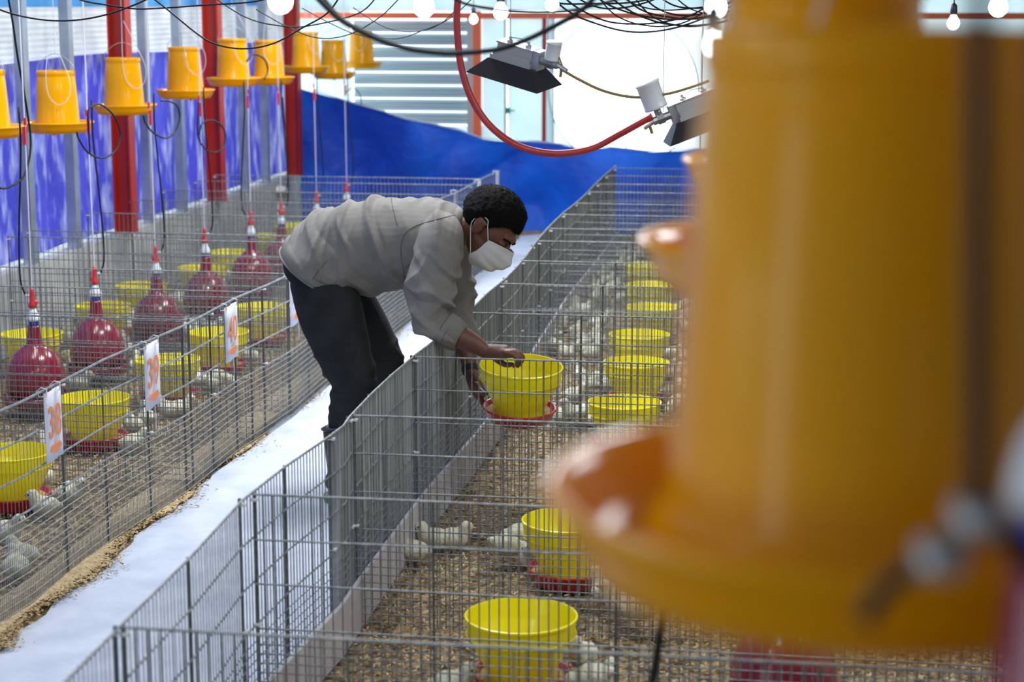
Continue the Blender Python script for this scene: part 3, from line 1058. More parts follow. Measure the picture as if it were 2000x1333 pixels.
for px, py, k, rz, lb in [(1120, 768, 1, -1.2, 'chick sitting right of the held bowl at rim height'), (1134, 737, 0, 0.8, 'upright chick above the one sitting right of the held bowl'), (1150, 747, 1, 1.2, 'left chick of three in a row behind the held bowl'),
                          (1168, 745, 2, -1.1, 'middle chick of three in a row behind the held bowl'), (1188, 748, 1, -1.6, 'right chick of three in a row behind the held bowl'),
                          (1098, 808, 1, 1.4, 'chick touching the right side of the held red dish'), (1122, 812, 0, 1.8, 'second chick from the held red dish'), (1145, 806, 2, 1.2, 'third chick from the held red dish, bending down'), (1165, 815, 1, -0.6, 'chick sitting left of the fourth yellow bowl')]:
    chick(px, py, k, rz, lb, G2, 0.95)
rnd = random.Random(5)


ORD = ['first', 'second', 'third', 'fourth', 'fifth', 'sixth', 'seventh', 'eighth', 'ninth', 'tenth', 'eleventh', 'twelfth']


def crowd(n, x0, y0, x1, y1, label, group, s=0.92, slant=0.0):
    pts = []
    tries = 0
    while len(pts) < n and tries < 4000:
        tries += 1
        px, py = rnd.uniform(x0, x1), rnd.uniform(y0, y1)
        px += slant * (y1 - py)
        w_ = at(px, py, z=0.03)
        if all((w_ - q[0]).length > 0.085 for q in pts):
            pts.append((w_, px, py))
    pts.sort(key=lambda q: -q[2])
    nr = 1 if len(pts) < 7 else (2 if len(pts) < 13 else 3)
    rows = {1: [''], 2: [' front half,', ' back half,'], 3: [' front row,', ' middle row,', ' back row,']}[nr]
    per = math.ceil(len(pts) / nr)
    for r_ in range(nr):
        row = sorted(pts[r_ * per:(r_ + 1) * per], key=lambda q: q[1])
        for i_, (w_, px, py) in enumerate(row):
            chick(px, py, rnd.choice([0, 1, 1, 2]), rnd.uniform(0, 6.28), label + ',' + rows[r_] + ' ' + ORD[i_] + ' from left', group, s * rnd.uniform(0.9, 1.05))


crowd(16, 1078, 628, 1176, 690, 'chick in the crowd beside the pale board', 'chicks huddled beside the pale board')
crowd(7, 1095, 592, 1145, 612, 'chick in the small cluster beyond the crowd', 'small cluster of chicks beyond the crowd')
crowd(22, 1150, 500, 1215, 590, 'chick left of the furthest right bowls', 'chicks in the far right pens', slant=0.35)
crowd(10, 1308, 690, 1352, 790, 'chick between bowls and huge amber feeder', 'chicks right of the yellow bowls')
crowd(6, 1318, 596, 1350, 650, 'chick far back near the huge feeder', 'chicks far back right of the bowls')
crowd(9, 1195, 478, 1330, 500, 'chick right before the blue screen', 'chicks at the far end of the right pens')
G3 = 'chicks near the left fence'
for px, py, k, rz, lb in [(70, 945, 0, 2.8, 'upright chick right of the bowl cut by the left edge'), (98, 962, 1, -1.2, 'chick sitting below the number 38 card'), (58, 975, 1, 1.6, 'chick sitting left of the one below the number 38 card'), (45, 1078, 1, 1.3, 'chick alone near the dense wires at the bottom left'),
                          (12, 1032, 1, -1.5, 'chick cut by the left edge halfway down the fence'), (30, 1100, 1, 0.5, 'lowest chick in the left pens'), (150, 856, 1, 1.4, 'chick in front of the bowl by the number 38 card'), (228, 856, 1, -1.1, 'chick at the right of the bowl by the number 38 card'),
                          (288, 822, 0, 0.6, 'upright chick under the number 39 card'), (262, 826, 1, 1.0, 'chick left of the one under the number 39 card'), (330, 795, 1, 1.4, 'left chick of two right of the number 39 card'), (352, 793, 1, -1.3, 'right chick of two right of the number 39 card'),
                          (385, 746, 0, 1.3, 'left chick of three left of the number 40 card'), (408, 744, 1, 1.6, 'middle chick of three left of the number 40 card'), (428, 742, 2, -1.2, 'right chick of three left of the number 40 card'), (488, 692, 1, 1.2, 'chick right of the number 40 card'),
                          (235, 722, 0, 0.4, 'chick between the fence top and the third dark red drinker')]:
    chick(px, py, k, rz, lb, G3, 1.0)
crowd(9, 128, 640, 160, 760, 'chick between first and second drinkers', 'chicks between the first two drinkers')
crowd(7, 235, 620, 262, 690, 'chick between second and third drinkers', 'chicks between the second and third drinkers')
crowd(6, 345, 560, 372, 640, 'chick between third and fourth drinkers', 'chicks between the third and fourth drinkers')
crowd(6, 352, 632, 420, 650, 'chick below the fourth red drinker', 'chicks below the fourth drinker')
crowd(7, 100, 600, 260, 640, 'chick by the wall behind the drinkers', 'chicks by the concrete wall')
crowd(6, 440, 520, 470, 560, 'chick between fourth and fifth drinkers', 'chicks between the fourth and fifth drinkers')


# ------------------------------------------------------------------ hoses and cables
def cable(name, label, pts, r, m, y=None, x=None, ys=None, cat='cable', n=6, group=None):
    P = [at(a, b, y=(ys[i] if ys else y), x=x if not (ys or y) else None) for i, (a, b) in enumerate(pts)]
    bm = bmesh.new()
    tube(bm, spline(P, n), r, 6)
    return tag(mesh_obj(name, bm, m, None, True), label, cat, group)


K = M['hose']
cable('black_cable', 'thin black cable sagging across the top left corner', [(-40, -10), (0, 19), (70, 37), (140, 40), (210, 28), (284, 0), (330, -30)], 0.0035, K, y=6.5)
cable('black_cable', 'thin black cable along the top edge over the dark red posts', [(120, -20), (158, 0), (210, 10), (262, 17), (315, 16), (400, 10), (497, 3), (560, -15)], 0.0035, K, y=6.6)
cable('black_cable', 'thin black cable drooping in front of the fourth amber feeder', [(290, -10), (325, 17), (385, 66), (420, 86), (465, 95), (508, 92), (546, 80), (588, 56), (640, 25), (672, -20)], 0.0032, K, y=6.4)
cable('black_cable', 'thin black cable passing over the amber feeder above the blue screen', [(400, -25), (430, 3), (490, 38), (560, 52), (612, 49), (700, 26), (740, -10)], 0.0028, K, y=6.9)
cable('black_cable', 'thin black cable crossing the top of the shutter from the feeders', [(500, 18), (560, 52), (620, 74), (680, 68), (740, 35), (785, -8)], 0.0025, K, y=7.2)
cable('black_cable', 'thin black cable in a shallow sag before the shutter slats', [(690, 15), (745, 50), (790, 62), (840, 56), (880, 30), (905, -10)], 0.0022, K, y=7.6)
cable('black_cable', 'thin black cable in a lower sag before the shutter slats', [(590, 16), (650, 48), (700, 68), (770, 76), (820, 62), (880, 35), (935, -15)], 0.0022, K, y=7.4)
cable('black_cable', 'thick blurred dark cable sagging in a wide arc across the red hose', [(600, -25), (650, 26), (687, 52), (744, 79), (800, 96), (856, 103), (894, 104), (969, 97), (1025, 79), (1081, 52), (1137, 19), (1170, -15)], 0.0058, K, y=3.6)
cable('black_cable', 'second thick dark cable running beside the blurred arc at its left end', [(612, -30), (660, 30), (700, 55), (750, 78), (790, 92)], 0.004, K, y=3.7)
cable('black_cable', 'blurred dark cable along the top edge right of the red hose', [(860, -20), (905, 6), (960, 17), (1006, 22), (1062, 24), (1130, 18), (1220, -5)], 0.0035, K, y=4.2)
gb = 'cables bundled at the top edge before the bright fan opening'
names = ['lowest', 'second lowest', 'third lowest', 'fourth lowest', 'middle', 'upper middle', 'third highest', 'second highest', 'highest']
sets = [[(1050, -30), (1110, 22), (1170, 48), (1230, 62), (1290, 60), (1350, 45), (1420, 15)], [(1080, -30), (1120, 10), (1180, 40), (1240, 47), (1300, 42), (1360, 25), (1410, -15)], [(1140, -25), (1190, 10), (1250, 30), (1320, 38), (1390, 30), (1440, 5)],
        [(1170, -25), (1220, 15), (1280, 42), (1340, 50), (1400, 45), (1450, 30)], [(1030, -15), (1090, 6), (1160, 7), (1230, 5), (1300, -8)], [(1200, -25), (1250, 18), (1310, 34), (1370, 36), (1430, 20)], [(1240, -25), (1280, 14), (1330, 30), (1390, 22), (1440, -5)],
        [(1100, -20), (1160, 12), (1210, 16), (1270, 2), (1310, -20)], [(1260, -30), (1310, 8), (1360, 16), (1420, 8), (1470, -15)]]
for k, s in enumerate(sets):
    cable('black_cable', names[k] + ' black cable of the bundle above the bright fan opening', s, 0.0032, K, y=5.6 + 0.09 * k, group=gb)
for k, s in enumerate([[(1220, -30), (1262, 22), (1300, 44), (1355, 52), (1430, 40)], [(1150, -30), (1200, 28), (1262, 50), (1330, 46), (1400, 10)], [(1300, -25), (1340, 12), (1380, 26), (1440, 22)], [(1180, -30), (1240, 8), (1300, 20), (1390, 12)]]):
    cable('black_cable', ['longest of the thin cables woven through the bundle, lowest at right', 'thin cable woven through the bundle, starting furthest left', 'thin cable woven through the bundle nearest the huge feeder', 'thin flat hanging cable woven through the bundle near the top'][k], s, 0.0028, K, y=6.5 + 0.08 * k, group='thin cables woven through the bundle')
cable('red_hose', 'thick red rubber hose hanging in a big loop to the right heater', [(897, -40), (894, 0), (892, 40), (895, 90), (901, 132), (916, 182), (940, 225), (970, 258), (1010, 284), (1060, 298), (1110, 299), (1160, 288), (1210, 262), (1250, 240), (1274, 227)], 0.0115, M['redhose'], y=5.9, cat='hose', n=8)
cable('gas_hose', 'thin brown hose joining the left heater to the right one', [(1094, 134), (1130, 155), (1180, 178), (1240, 190), (1300, 184), (1345, 172), (1385, 158)], 0.005, M['yhose'], y=5.95, cat='hose')
XH = -3.22
cable('water_hose', 'black hose hanging from the top edge and curling at the left edge', [(15, -20), (17, 0), (25, 45), (35, 115), (52, 210), (60, 280), (52, 332), (38, 354), (10, 368), (-10, 364)], 0.005, K, x=XH, cat='hose')
cable('water_hose', 'black hose loop hanging right of the first whole amber feeder', [(175, 300), (173, 250), (172, 218), (180, 207), (198, 205), (222, 226), (235, 262), (226, 294), (200, 309), (172, 298), (154, 272), (150, 258)], 0.0045, K, x=XH + .12, cat='hose')
cable('water_hose', 'black hose loop hanging below the amber feeder before the first dark red post', [(280, 226), (284, 240), (300, 260), (325, 270), (343, 255), (351, 228), (345, 206), (330, 198), (315, 197)], 0.0045, K, x=XH + .12, cat='hose')
cable('water_hose', 'black hose loop hanging in front of the second dark red post', [(388, 200), (386, 262), (398, 288), (416, 298), (434, 290), (440, 265), (432, 245), (415, 235), (396, 240), (389, 262)], 0.0045, K, x=XH + .12, cat='hose')
cable('water_hose', 'black hose loop beside the fifth amber feeder', [(482, 120), (490, 108), (504, 108), (518, 118), (523, 138), (516, 155)], 0.005, K, x=XH + .2, cat='hose')
cable('water_hose', 'thin black hose hanging before the left end of the blue screen', [(552, 190), (556, 240), (563, 300), (562, 350), (556, 385)], 0.0035, K, x=XH + .05, cat='hose')
cable('water_hose', 'small black hose curl right of the last drinker string', [(676, 180), (690, 172), (703, 185), (706, 205)], 0.004, K, x=XH + .05, cat='hose')
cable('foreground_hose', 'black hose hanging blurred in front of the huge amber feeder at the right', [(1915, -60), (1913, 200), (1912, 600), (1912, 900), (1905, 985), (1880, 1040), (1830, 1085), (1770, 1120), (1720, 1160), (1690, 1215)], 0.0042, K, y=0.70, cat='hose')
cable('foreground_hose', 'blurred black hose leading from the metal clip out of the right edge', [(1905, 1000), (1940, 1020), (1985, 1060), (2040, 1120), (2100, 1200)], 0.006, K, y=0.71, cat='hose')
cable('foreground_hose', 'blurred dark hose rising from the bottom edge under the huge feeder', [(1268, 1360), (1280, 1300), (1290, 1230), (1300, 1150)], 0.006, K, y=2.6, cat='hose')
for px, py, lb, s in [(1838, 1086, 'blurred metal clip on the foreground hose', 1.0), (1912, 1010, 'blurred metal clip where the foreground hose bends', 1.1)]:
    p = at(px, py, y=0.695)
    t = thing('hose_clip', lb, 'clip', p)
    part('band', M['metal_l'], t, lambda bm: lathe(bm, [(0.0075 * s, -0.006), (0.0095 * s, -0.006), (0.0095 * s, 0.006), (0.0075 * s, 0.006)], 20, close=True), True)
    part('screw', M['metal'], t, lambda bm: tube(bm, [(-0.008, -0.010, 0), (0.008, -0.010, 0)], 0.003, 10), True)

# ------------------------------------------------------------------ bulbs
def make_bulb(label):
    t = thing('hanging_bulb', label, 'lamp', (0, 0, 0), 0, 'lit bulbs hanging along the house')
    part('glass', M['bulb'], t, lambda bm: lathe(bm, [(0, -0.032), (0.014, -0.029), (0.026, -0.018), (0.031, -0.002), (0.028, 0.014), (0.018, 0.030), (0.013, 0.04), (0, 0.041)], 24), True)
    part('socket', M['black'], t, lambda bm: lathe(bm, [(0, 0.04), (0.015, 0.04), (0.017, 0.055), (0.014, 0.085), (0.005, 0.095), (0, 0.096)], 16), True)
    part('flex', M['hose'], t, lambda bm: tube(bm, [(0, 0, 0.09), (0.004, 0, 0.5), (0, 0, 1.0)], 0.003, 5))
    return t


b0 = freeze(make_bulb(''))
for k, (px, py, y, lb) in enumerate([(548, 2, 3.0, 'glowing bulb at the top edge above the amber feeders'), (828, 14, 3.6, 'glowing bulb at the top edge left of the red hose'), (978, 24, 6.6, 'lit bulb right of the red hose at the beam'),
                                     (1078, 8, 5.0, 'lit bulb among the cables above the white cladding'), (1392, 88, 2.3, 'blurred lit bulb at the left edge of the huge amber feeder'), (1398, 14, 3.0, 'blurred lit bulb at the top edge by the huge feeder'),
                                     (1862, 46, 7.2, 'lit bulb seen over the top of the huge amber feeder'), (1950, 14, 5.0, 'lit bulb in the top right corner'), (925, 38, 11.0, 'small distant lit bulb beside the orange column')]):
    p = at(px, py, y=y)
    if k == 0:
        b0.location = p
        b0['label'] = lb
        b0.scale = (0.6,) * 3
    else:
        copy_tree(b0, p, 0, lb).scale = ([1, .6, .9, .6, .5, .5, .8, .8, .8][k],) * 3


# ------------------------------------------------------------------ gas heaters
def heater(label, org, ex, ez, fs=1.0, fz=0.0):
    """ex: long axis direction, ez: local up"""
    ex = ex.normalized()
    ez = (ez - ex * ez.dot(ex)).normalized()
    ey = ez.cross(ex)
    t = thing('gas_heater', label, 'heater', org)
    mw = Matrix((ex, ey, ez)).transposed().to_4x4()
    t.rotation_euler = mw.to_euler()

    def hood(bm):
        for (L0, W0, L1, W1, z0, z1) in [(0.135, 0.085, 0.085, 0.04, 0, 0.055)]:
            for o_, flip in ((0, 0), (0.003, 1)):
                lo = [bm.verts.new((sx * (L0 - o_), sy * (W0 - o_), z0)) for sx, sy in ((-1, -1), (1, -1), (1, 1), (-1, 1))]
                hi = [bm.verts.new((sx * (L1 - o_), sy * (W1 - o_), z1)) for sx, sy in ((-1, -1), (1, -1), (1, 1), (-1, 1))]
                for k in range(4):
                    f = (lo[k], lo[(k + 1) % 4], hi[(k + 1) % 4], hi[k])
                    bm.faces.new(f if not flip else f[::-1])
                bm.faces.new(hi if not flip else hi[::-1])
    part('hood', M['black'], t, hood, label='black flared reflector hood')

    def housing(bm):
        box(bm, (-0.005, 0, 0.062), (0.150, 0.078, 0.014))
        box(bm, (-0.004, 0, 0.076), (0.138, 0.070, 0.014))
        box(bm, (0.002, 0, 0.097), (0.130, 0.058, 0.028))
    part('housing', M['metal_l'], t, housing)
    part('rib', M['metal'], t, lambda bm: box(bm, (0.0, 0, 0.1125), (0.136, 0.062, 0.005)))
    for x in (-0.035, 0.035):
        part('bolt', M['metal'], t, lambda bm: lathe(bm, [(0, 0.114), (0.010, 0.114), (0.010, 0.121), (0.005, 0.123), (0.004, 0.132), (0, 0.133)], 8, x, 0))
    part('bail_wire', M['metal'], t, lambda bm: tube(bm, [(-0.035, 0, 0.128), (0, 0, 0.135), (0.035, 0, 0.128)], 0.0015, 5))
    nk = part('burner_neck', M['metal'], t, lambda bm: (box(bm, (0.078, 0, 0.083), (0.026, 0.05, 0.062)), tube(bm, [(0.085, 0, 0.085), (0.15, 0, 0.085)], 0.014, 10), tube(bm, [(0.112, 0, 0.085), (0.135, 0, 0.085)], 0.019, 6), tube(bm, [(0.15, 0, 0.085), (0.185, 0, 0.075)], [0.009, 0.007], 8)))
    fl = part('air_filter', M['clear'], t, lambda bm: lathe(bm, [(r_ * fs, 0.108 + fz + z_ * fs) for r_, z_ in [(0, 0), (0.026, 0), (0.027, 0.004), (0.026, 0.006), (0.026, 0.056), (0.028, 0.058), (0.027, 0.062), (0, 0.062)]], 24, 0.125, 0), True, label='pale mesh air filter canister')
    part('filter_stem', M['metal'], fl, lambda bm: tube(bm, [(0.125, 0, 0.09), (0.125, 0, 0.113 + fz)], 0.012, 8), True)
    part('gas_tap', M['yhose'], t, lambda bm: (tube(bm, [(0.165, 0, 0.078), (0.166, 0, 0.05)], 0.005, 8), tube(bm, [(0.15, 0, 0.112), (0.168, 0, 0.083)], 0.003, 6)), label='small brass tap')
    for x, zz in ((-0.035, 0.13), (0.11, 0.1)):
        q = t.matrix_basis.to_3x3()
        tip = q.inverted() @ Vector((0, 0, 0.7))
        part('suspension_wire', M['metal'], t, lambda bm: tube(bm, [(x, 0, zz), (x + tip.x, tip.y, zz + tip.z)], 0.0014, 5))
    return t


hy = 6.0
sF = hy
p0 = at(1004, 153, y=hy)
p1 = at(925, 137, y=hy)
p2 = at(1052, 172, y=hy)
heater('black hooded gas heater hanging before the bright fan opening, tilted to the right', p0, (p2 - p1).normalized() + Vector((0, -0.35, 0)), Vector((0.26, -0.25, 1)), 0.95, -0.012)
heater('gas heater partly hidden by the huge amber feeder, rising to the right', at(1378, 252, y=6.0), Vector((-1, -0.2, -0.40)), Vector((-0.38, -0.1, 1)), 1.45, 0.012)


# ------------------------------------------------------------------ the man
def pm(px, py, y):
    return at(px, py, y=y)


def loft(bm, secs, n=28):
    """secs: (centre, A, B) with half axes as vectors; closed volume"""
    rings = [[bm.verts.new(c + A * math.cos(2 * PI * k / n) + B * math.sin(2 * PI * k / n)) for k in range(n)] for c, A, B in secs]
    for a, b in zip(rings, rings[1:]):
        for k in range(n):
            bm.faces.new((a[k], a[(k + 1) % n], b[(k + 1) % n], b[k]))
    bm.faces.new(rings[0][::-1])
    bm.faces.new(rings[-1])


def limb(bm, pts, radii, n=20, round_ends=True, sm=4, flat=1.0):
    P = [Vector(p) for p in pts]
    S = spline(P, sm)
    R = spline([Vector((r, 0, 0)) for r in radii], sm)
    R = [r.x for r in R]
    if round_ends:
        t0 = (S[0] - S[1]).normalized()
        t1 = (S[-1] - S[-2]).normalized()
        S = [S[0] + t0 * R[0] * 0.9, S[0] + t0 * R[0] * 0.6] + S + [S[-1] + t1 * R[-1] * 0.6, S[-1] + t1 * R[-1] * 0.9]
        R = [R[0] * 0.35, R[0] * 0.8] + R + [R[-1] * 0.8, R[-1] * 0.35]
    tube(bm, S, R, n)


person = thing('person', 'man in grey shirt, charcoal trousers and white face mask bending over the right fence', 'person')
Y0 = 6.40                      # mid plane of the torso
PXM = 1 / 0.00177              # px per metre near him (for reading sizes off the photo)


def torso_secs(data, yc=Y0):
    out = []
    for (px, py, ang, ha, hb_) in data:
        c = pm(px, py, yc)
        A = Vector((-math.sin(math.radians(ang)), 0, math.cos(math.radians(ang)))) * ha
        out.append((c, A, Vector((0, hb_, 0))))
    return out


def dens_secs(data, k=4):
    V = [Vector(d[:3]) for d in data]
    W = [Vector((d[3], d[4], 0)) for d in data]
    a, b = spline(V, k), spline(W, k)
    return [(p.x, p.y, p.z, q.x, q.y) for p, q in zip(a, b)]


# head frame: f forward (face), u crown, s towards the camera side
hc = pm(959, 441, Y0 - 0.03)
pf = pm(959 + 64, 441 + 77, Y0 - 0.03) - hc
HF = pf.normalized()
HU = Vector((-HF.z, 0, HF.x)) if HF.x > 0 else Vector((HF.z, 0, -HF.x))
HU = (HU - HF * HU.dot(HF)).normalized()
if HU.z < 0:
    HU = -HU
HS = HF.cross(HU)
if HS.y > 0:
    HS = -HS           # man's right side, towards camera
turn = math.radians(16)
HF2 = (HF * math.cos(turn) + HS * math.sin(turn)).normalized()
HS2 = (HS * math.cos(turn) - HF * math.sin(turn)).normalized()
HM = Matrix((HS2, HF2, HU)).transposed()


def H(x, y, z):
    return hc + HM @ Vector((x, y, z)) * 1.045


HRt = HM


def hell(bm, c, r, seg=28, rings=18, rx=0.0):
    rot = HM @ Matrix.Rotation(rx, 3, 'X')
    ellipsoid(bm, H(*c), [k * 1.045 for k in r], rot, seg, rings)


bm = bmesh.new()
# torso, smaller than the shirt
loft(bm, torso_secs(dens_secs([(612, 538, 54, 0.10, 0.14), (632, 518, 48, 0.110, 0.145), (668, 490, 28, 0.105, 0.13), (735, 474, 6, 0.10, 0.13), (800, 468, 0, 0.10, 0.14), (845, 460, -4, 0.08, 0.12), (880, 450, -8, 0.055, 0.08)])))
# neck
limb(bm, [pm(860, 452, Y0), pm(892, 452, Y0 - 0.01), H(0, -0.035, -0.05)], [0.062, 0.056, 0.055])
# head
hell(bm, (0, -0.012, 0.022), (0.076, 0.096, 0.088))
hell(bm, (0, 0.030, 0.0), (0.066, 0.062, 0.075))
hell(bm, (0, 0.030, -0.050), (0.056, 0.058, 0.066))
hell(bm, (0, 0.066, -0.098), (0.028, 0.024, 0.022))
hell(bm, (0, 0.082, 0.024), (0.046, 0.014, 0.016))           # brow
hell(bm, (0, 0.078, -0.032), (0.050, 0.022, 0.028))          # cheeks
hell(bm, (0, 0.098, -0.020), (0.010, 0.016, 0.026), rx=-0.25)  # nose bridge
hell(bm, (0, 0.108, -0.040), (0.016, 0.013, 0.013))          # nose tip
hell(bm, (0, 0.092, -0.068), (0.024, 0.012, 0.012))          # mouth
for s in (-1, 1):
    hell(bm, (s * 0.031, 0.080, -0.002), (0.018, 0.013, 0.011))  # eyelid
    hell(bm, (s * 0.078, -0.004, -0.018), (0.009, 0.019, 0.032), rx=0.15)  # ear
    hell(bm, (s * 0.086, -0.013, -0.010), (0.0055, 0.012, 0.026), rx=0.15)
    hell(bm, (s * 0.083, 0.002, 0.004), (0.006, 0.016, 0.009), rx=0.15)
# near arm (his right)
SR = pm(858, 470, Y0 - 0.16)
ER = pm(838, 622, 6.17)
WR = pm(948, 686, 6.15)
limb(bm, [SR, (SR + ER) / 2, ER], [0.055, 0.047, 0.042])
limb(bm, [ER, pm(880, 648, 6.165), pm(918, 668, 6.155), WR], [0.042, 0.043, 0.036, 0.026])
# near hand: palm then four fingers hooked over the rim, thumb under
limb(bm, [WR, pm(965, 688, 6.148), pm(985, 688, 6.135)], [0.024, 0.027, 0.026])
for yy in (6.105, 6.125, 6.145, 6.165):
    limb(bm, [pm(962, 689, 6.14), pm(996, 688 + (6.165 - yy) * 60, yy)], [0.019, 0.0155])
fing = [(6.098, (1000, 693), (1012, 705), (1003, 717), 0.0078), (6.119, (1002, 688), (1018, 700), (1011, 716), 0.0088), (6.141, (1003, 686), (1021, 697), (1016, 713), 0.0090), (6.163, (1002, 685), (1019, 694), (1017, 708), 0.0086)]
for yy, a, b, c_, r in fing:
    limb(bm, [pm(986, 689, yy), pm(*a, yy), pm(*b, yy), pm(*c_, yy + 0.004)], [r * 1.15, r * 1.12, r, r * 0.85], 12)
limb(bm, [pm(965, 697, 6.15), pm(978, 708, 6.155), pm(990, 713, 6.15), pm(1000, 712, 6.14)], [0.014, 0.012, 0.0105, 0.009], 12)
# far arm (his left)
SL = pm(878, 478, Y0 + 0.16)
EL = pm(893, 610, 6.56)
WL = pm(918, 722, 6.42)
limb(bm, [SL, (SL + EL) / 2, EL], [0.055, 0.047, 0.042])
limb(bm, [EL, pm(902, 650, 6.52), pm(912, 690, 6.46), WL], [0.042, 0.042, 0.034, 0.026])
limb(bm, [WL, pm(926, 745, 6.38), pm(936, 768, 6.34)], [0.025, 0.028, 0.026])
for k, (yy, r) in enumerate([(6.30, 0.0085), (6.325, 0.0092), (6.35, 0.0090), (6.375, 0.0078)]):
    limb(bm, [pm(932, 760, yy), pm(941, 783, yy), pm(952, 803, yy - 0.005), pm(972, 812 + k, yy - 0.01)], [r * 1.3, r * 1.15, r, r * 0.85], 12)
limb(bm, [pm(930, 752, 6.31), pm(938, 764, 6.285), pm(944, 768, 6.26), pm(950, 770, 6.25)], [0.013, 0.012, 0.010, 0.0085], 12)
# legs under the trousers
HR_, KR, AR = pm(625, 545, Y0 - 0.10), pm(690, 745, 6.22), pm(668, 975, 6.22)
HL_, KL, AL = pm(640, 545, Y0 + 0.10), pm(755, 735, 6.62), pm(745, 915, 6.70)
AR = Vector((AR.x, AR.y, 0.10))
AL = Vector((AL.x, AL.y, 0.10))
for hh, kk, aa in ((HR_, KR, AR), (HL_, KL, AL)):
    limb(bm, [hh, (hh + kk) / 2 + Vector((0.01, 0, 0.0)), kk], [0.085, 0.075, 0.052])
    limb(bm, [kk, kk * 0.65 + aa * 0.35, aa], [0.052, 0.052, 0.034])
    limb(bm, [aa, aa + Vector((0.05, 0, -0.05)), aa + Vector((0.13, 0, -0.065))], [0.034, 0.032, 0.026])
body_me = remeshed(bm, 0.0045, 3, 'body')
obj_from_mesh('body', body_me, M['skin'], person)


def folds(me, amp, fn, freq2=20.0, seed=0.0):
    import numpy as np
    nv = len(me.vertices)
    nr = [v.normal.copy() for v in me.vertices]
    for v, n_ in zip(me.vertices, nr):
        v.co += n_ * fn(v.co)


# shirt ---------------------------------------------------------------
bm = bmesh.new()
loft(bm, torso_secs(dens_secs([
    (618, 531, 54, 0.150, 0.212), (626, 523, 52, 0.153, 0.212), (647, 504, 42, 0.157, 0.200), (674, 490, 28, 0.164, 0.186), (706, 482, 15, 0.168, 0.182), (745, 477, 5, 0.166, 0.180),
    (790, 473, 0, 0.154, 0.185), (830, 466, -3, 0.138, 0.190), (860, 459, -6, 0.116, 0.180), (884, 450, -10, 0.086, 0.140), (897, 446, -14, 0.060, 0.085)])), 40)
# belly of the cloth hanging below
limb(bm, [pm(690, 520, Y0), pm(725, 530, Y0), pm(775, 532, Y0)], [0.075, 0.08, 0.068])
limb(bm, [pm(868, 452, Y0 - 0.10), pm(862, 470, Y0 - 0.155), pm(852, 520, 6.20), pm(846, 570, 6.175), pm(842, 612, 6.165)], [0.074, 0.082, 0.084, 0.080, 0.070])
limb(bm, [pm(842, 612, 6.165), pm(856, 634, 6.165), pm(878, 647, 6.162), pm(893, 656, 6.16)], [0.070, 0.063, 0.054, 0.050], round_ends=False)
limb(bm, [pm(876, 455, Y0 + 0.10), pm(880, 470, Y0 + 0.155), pm(886, 530, 6.57), pm(890, 590, 6.565)], [0.078, 0.084, 0.074, 0.066])
limb(bm, [pm(888, 580, 6.565), pm(896, 620, 6.55), pm(905, 650, 6.525), pm(912, 668, 6.50)], [0.066, 0.062, 0.054, 0.046], round_ends=False)
sm_ = remeshed(bm, 0.0045, 4, 'shirt')
HIP = pm(610, 520, Y0)
ELB = pm(845, 620, 6.165)


def ridge(x):
    x = abs(x)
    return max(0.0, 1 - x * 2.6) ** 1.6


HC = pm(618, 531, Y0)
HN = Vector((math.cos(math.radians(54)), 0, math.sin(math.radians(54))))


def shirt_fold(co):
    x, y, z = co.x, co.y, co.z
    near = max(0.0, min(1.0, (0.24 - (co - ELB).length) / 0.10)) * max(0.0, min(1.0, (6.32 - y) / 0.05))
    far = max(0.0, min(1.0, (y - 6.50) / 0.05)) * max(0.0, min(1.0, (0.93 - z) / 0.10))
    arm = max(near, far)
    d = 0.0
    if arm > 0:
        w1 = noise.noise(Vector(((x * 0.75 - z * 0.65) * 3.4, y * 3, (x * 0.65 + z * 0.75) * 15 + 2.3)))
        w2 = noise.noise(Vector(((x * 0.4 + z * 0.9) * 4.0, y * 4 + 5, (x * 0.9 - z * 0.4) * 15)))
        d += arm * (0.020 * max(0, 1 - abs(w1) * 4.2) + 0.013 * max(0, 1 - abs(w2) * 4.4) - 0.007)
    if arm < 1:
        # drape folds fan out from the back and shoulder down towards the belly
        wx, wz = 0.05 * noise.noise(Vector((x * 5, z * 5, y * 3))), 0.05 * noise.noise(Vector((x * 5 + 9, z * 5, y * 3)))
        a = ((x + wx) * 0.50 - (z + wz) * 0.87)
        b = ((x + wx) * 0.87 + (z + wz) * 0.50)
        n1 = noise.noise(Vector((b * 6.5, a * 1.6, y * 1.4 + 3)))
        n2 = noise.noise(Vector((b * 12 + 7, a * 3.2, y * 2.5 + 1)))
        e = 0.019 * max(0, 1 - abs(n1) * 5.5) + 0.012 * max(0, 1 - abs(n2) * 5.0) + 0.016 * noise.noise(Vector((x * 6, z * 6, y * 4)))
        hx = max(0.0, 1 - abs(x - (HIP.x + 0.05)) / 0.16)
        n3 = noise.noise(Vector((x * 20 - z * 4, z * 4, y * 3)))
        e += hx * 0.012 * max(0, 1 - abs(n3) * 4)
        chest = max(0.0, min(1.0, (x - (HIP.x + 0.28)) / 0.12))
        d += (1 - arm) * (e - 0.004) * (1 - 0.35 * chest)
    hemd = (co - HC).dot(HN)
    d *= max(0.0, min(1.0, (hemd - 0.004) / 0.06)) if y < 9 and hemd < 0.07 and z > 0.70 and x < HC.x + 0.22 else 1.0
    return d


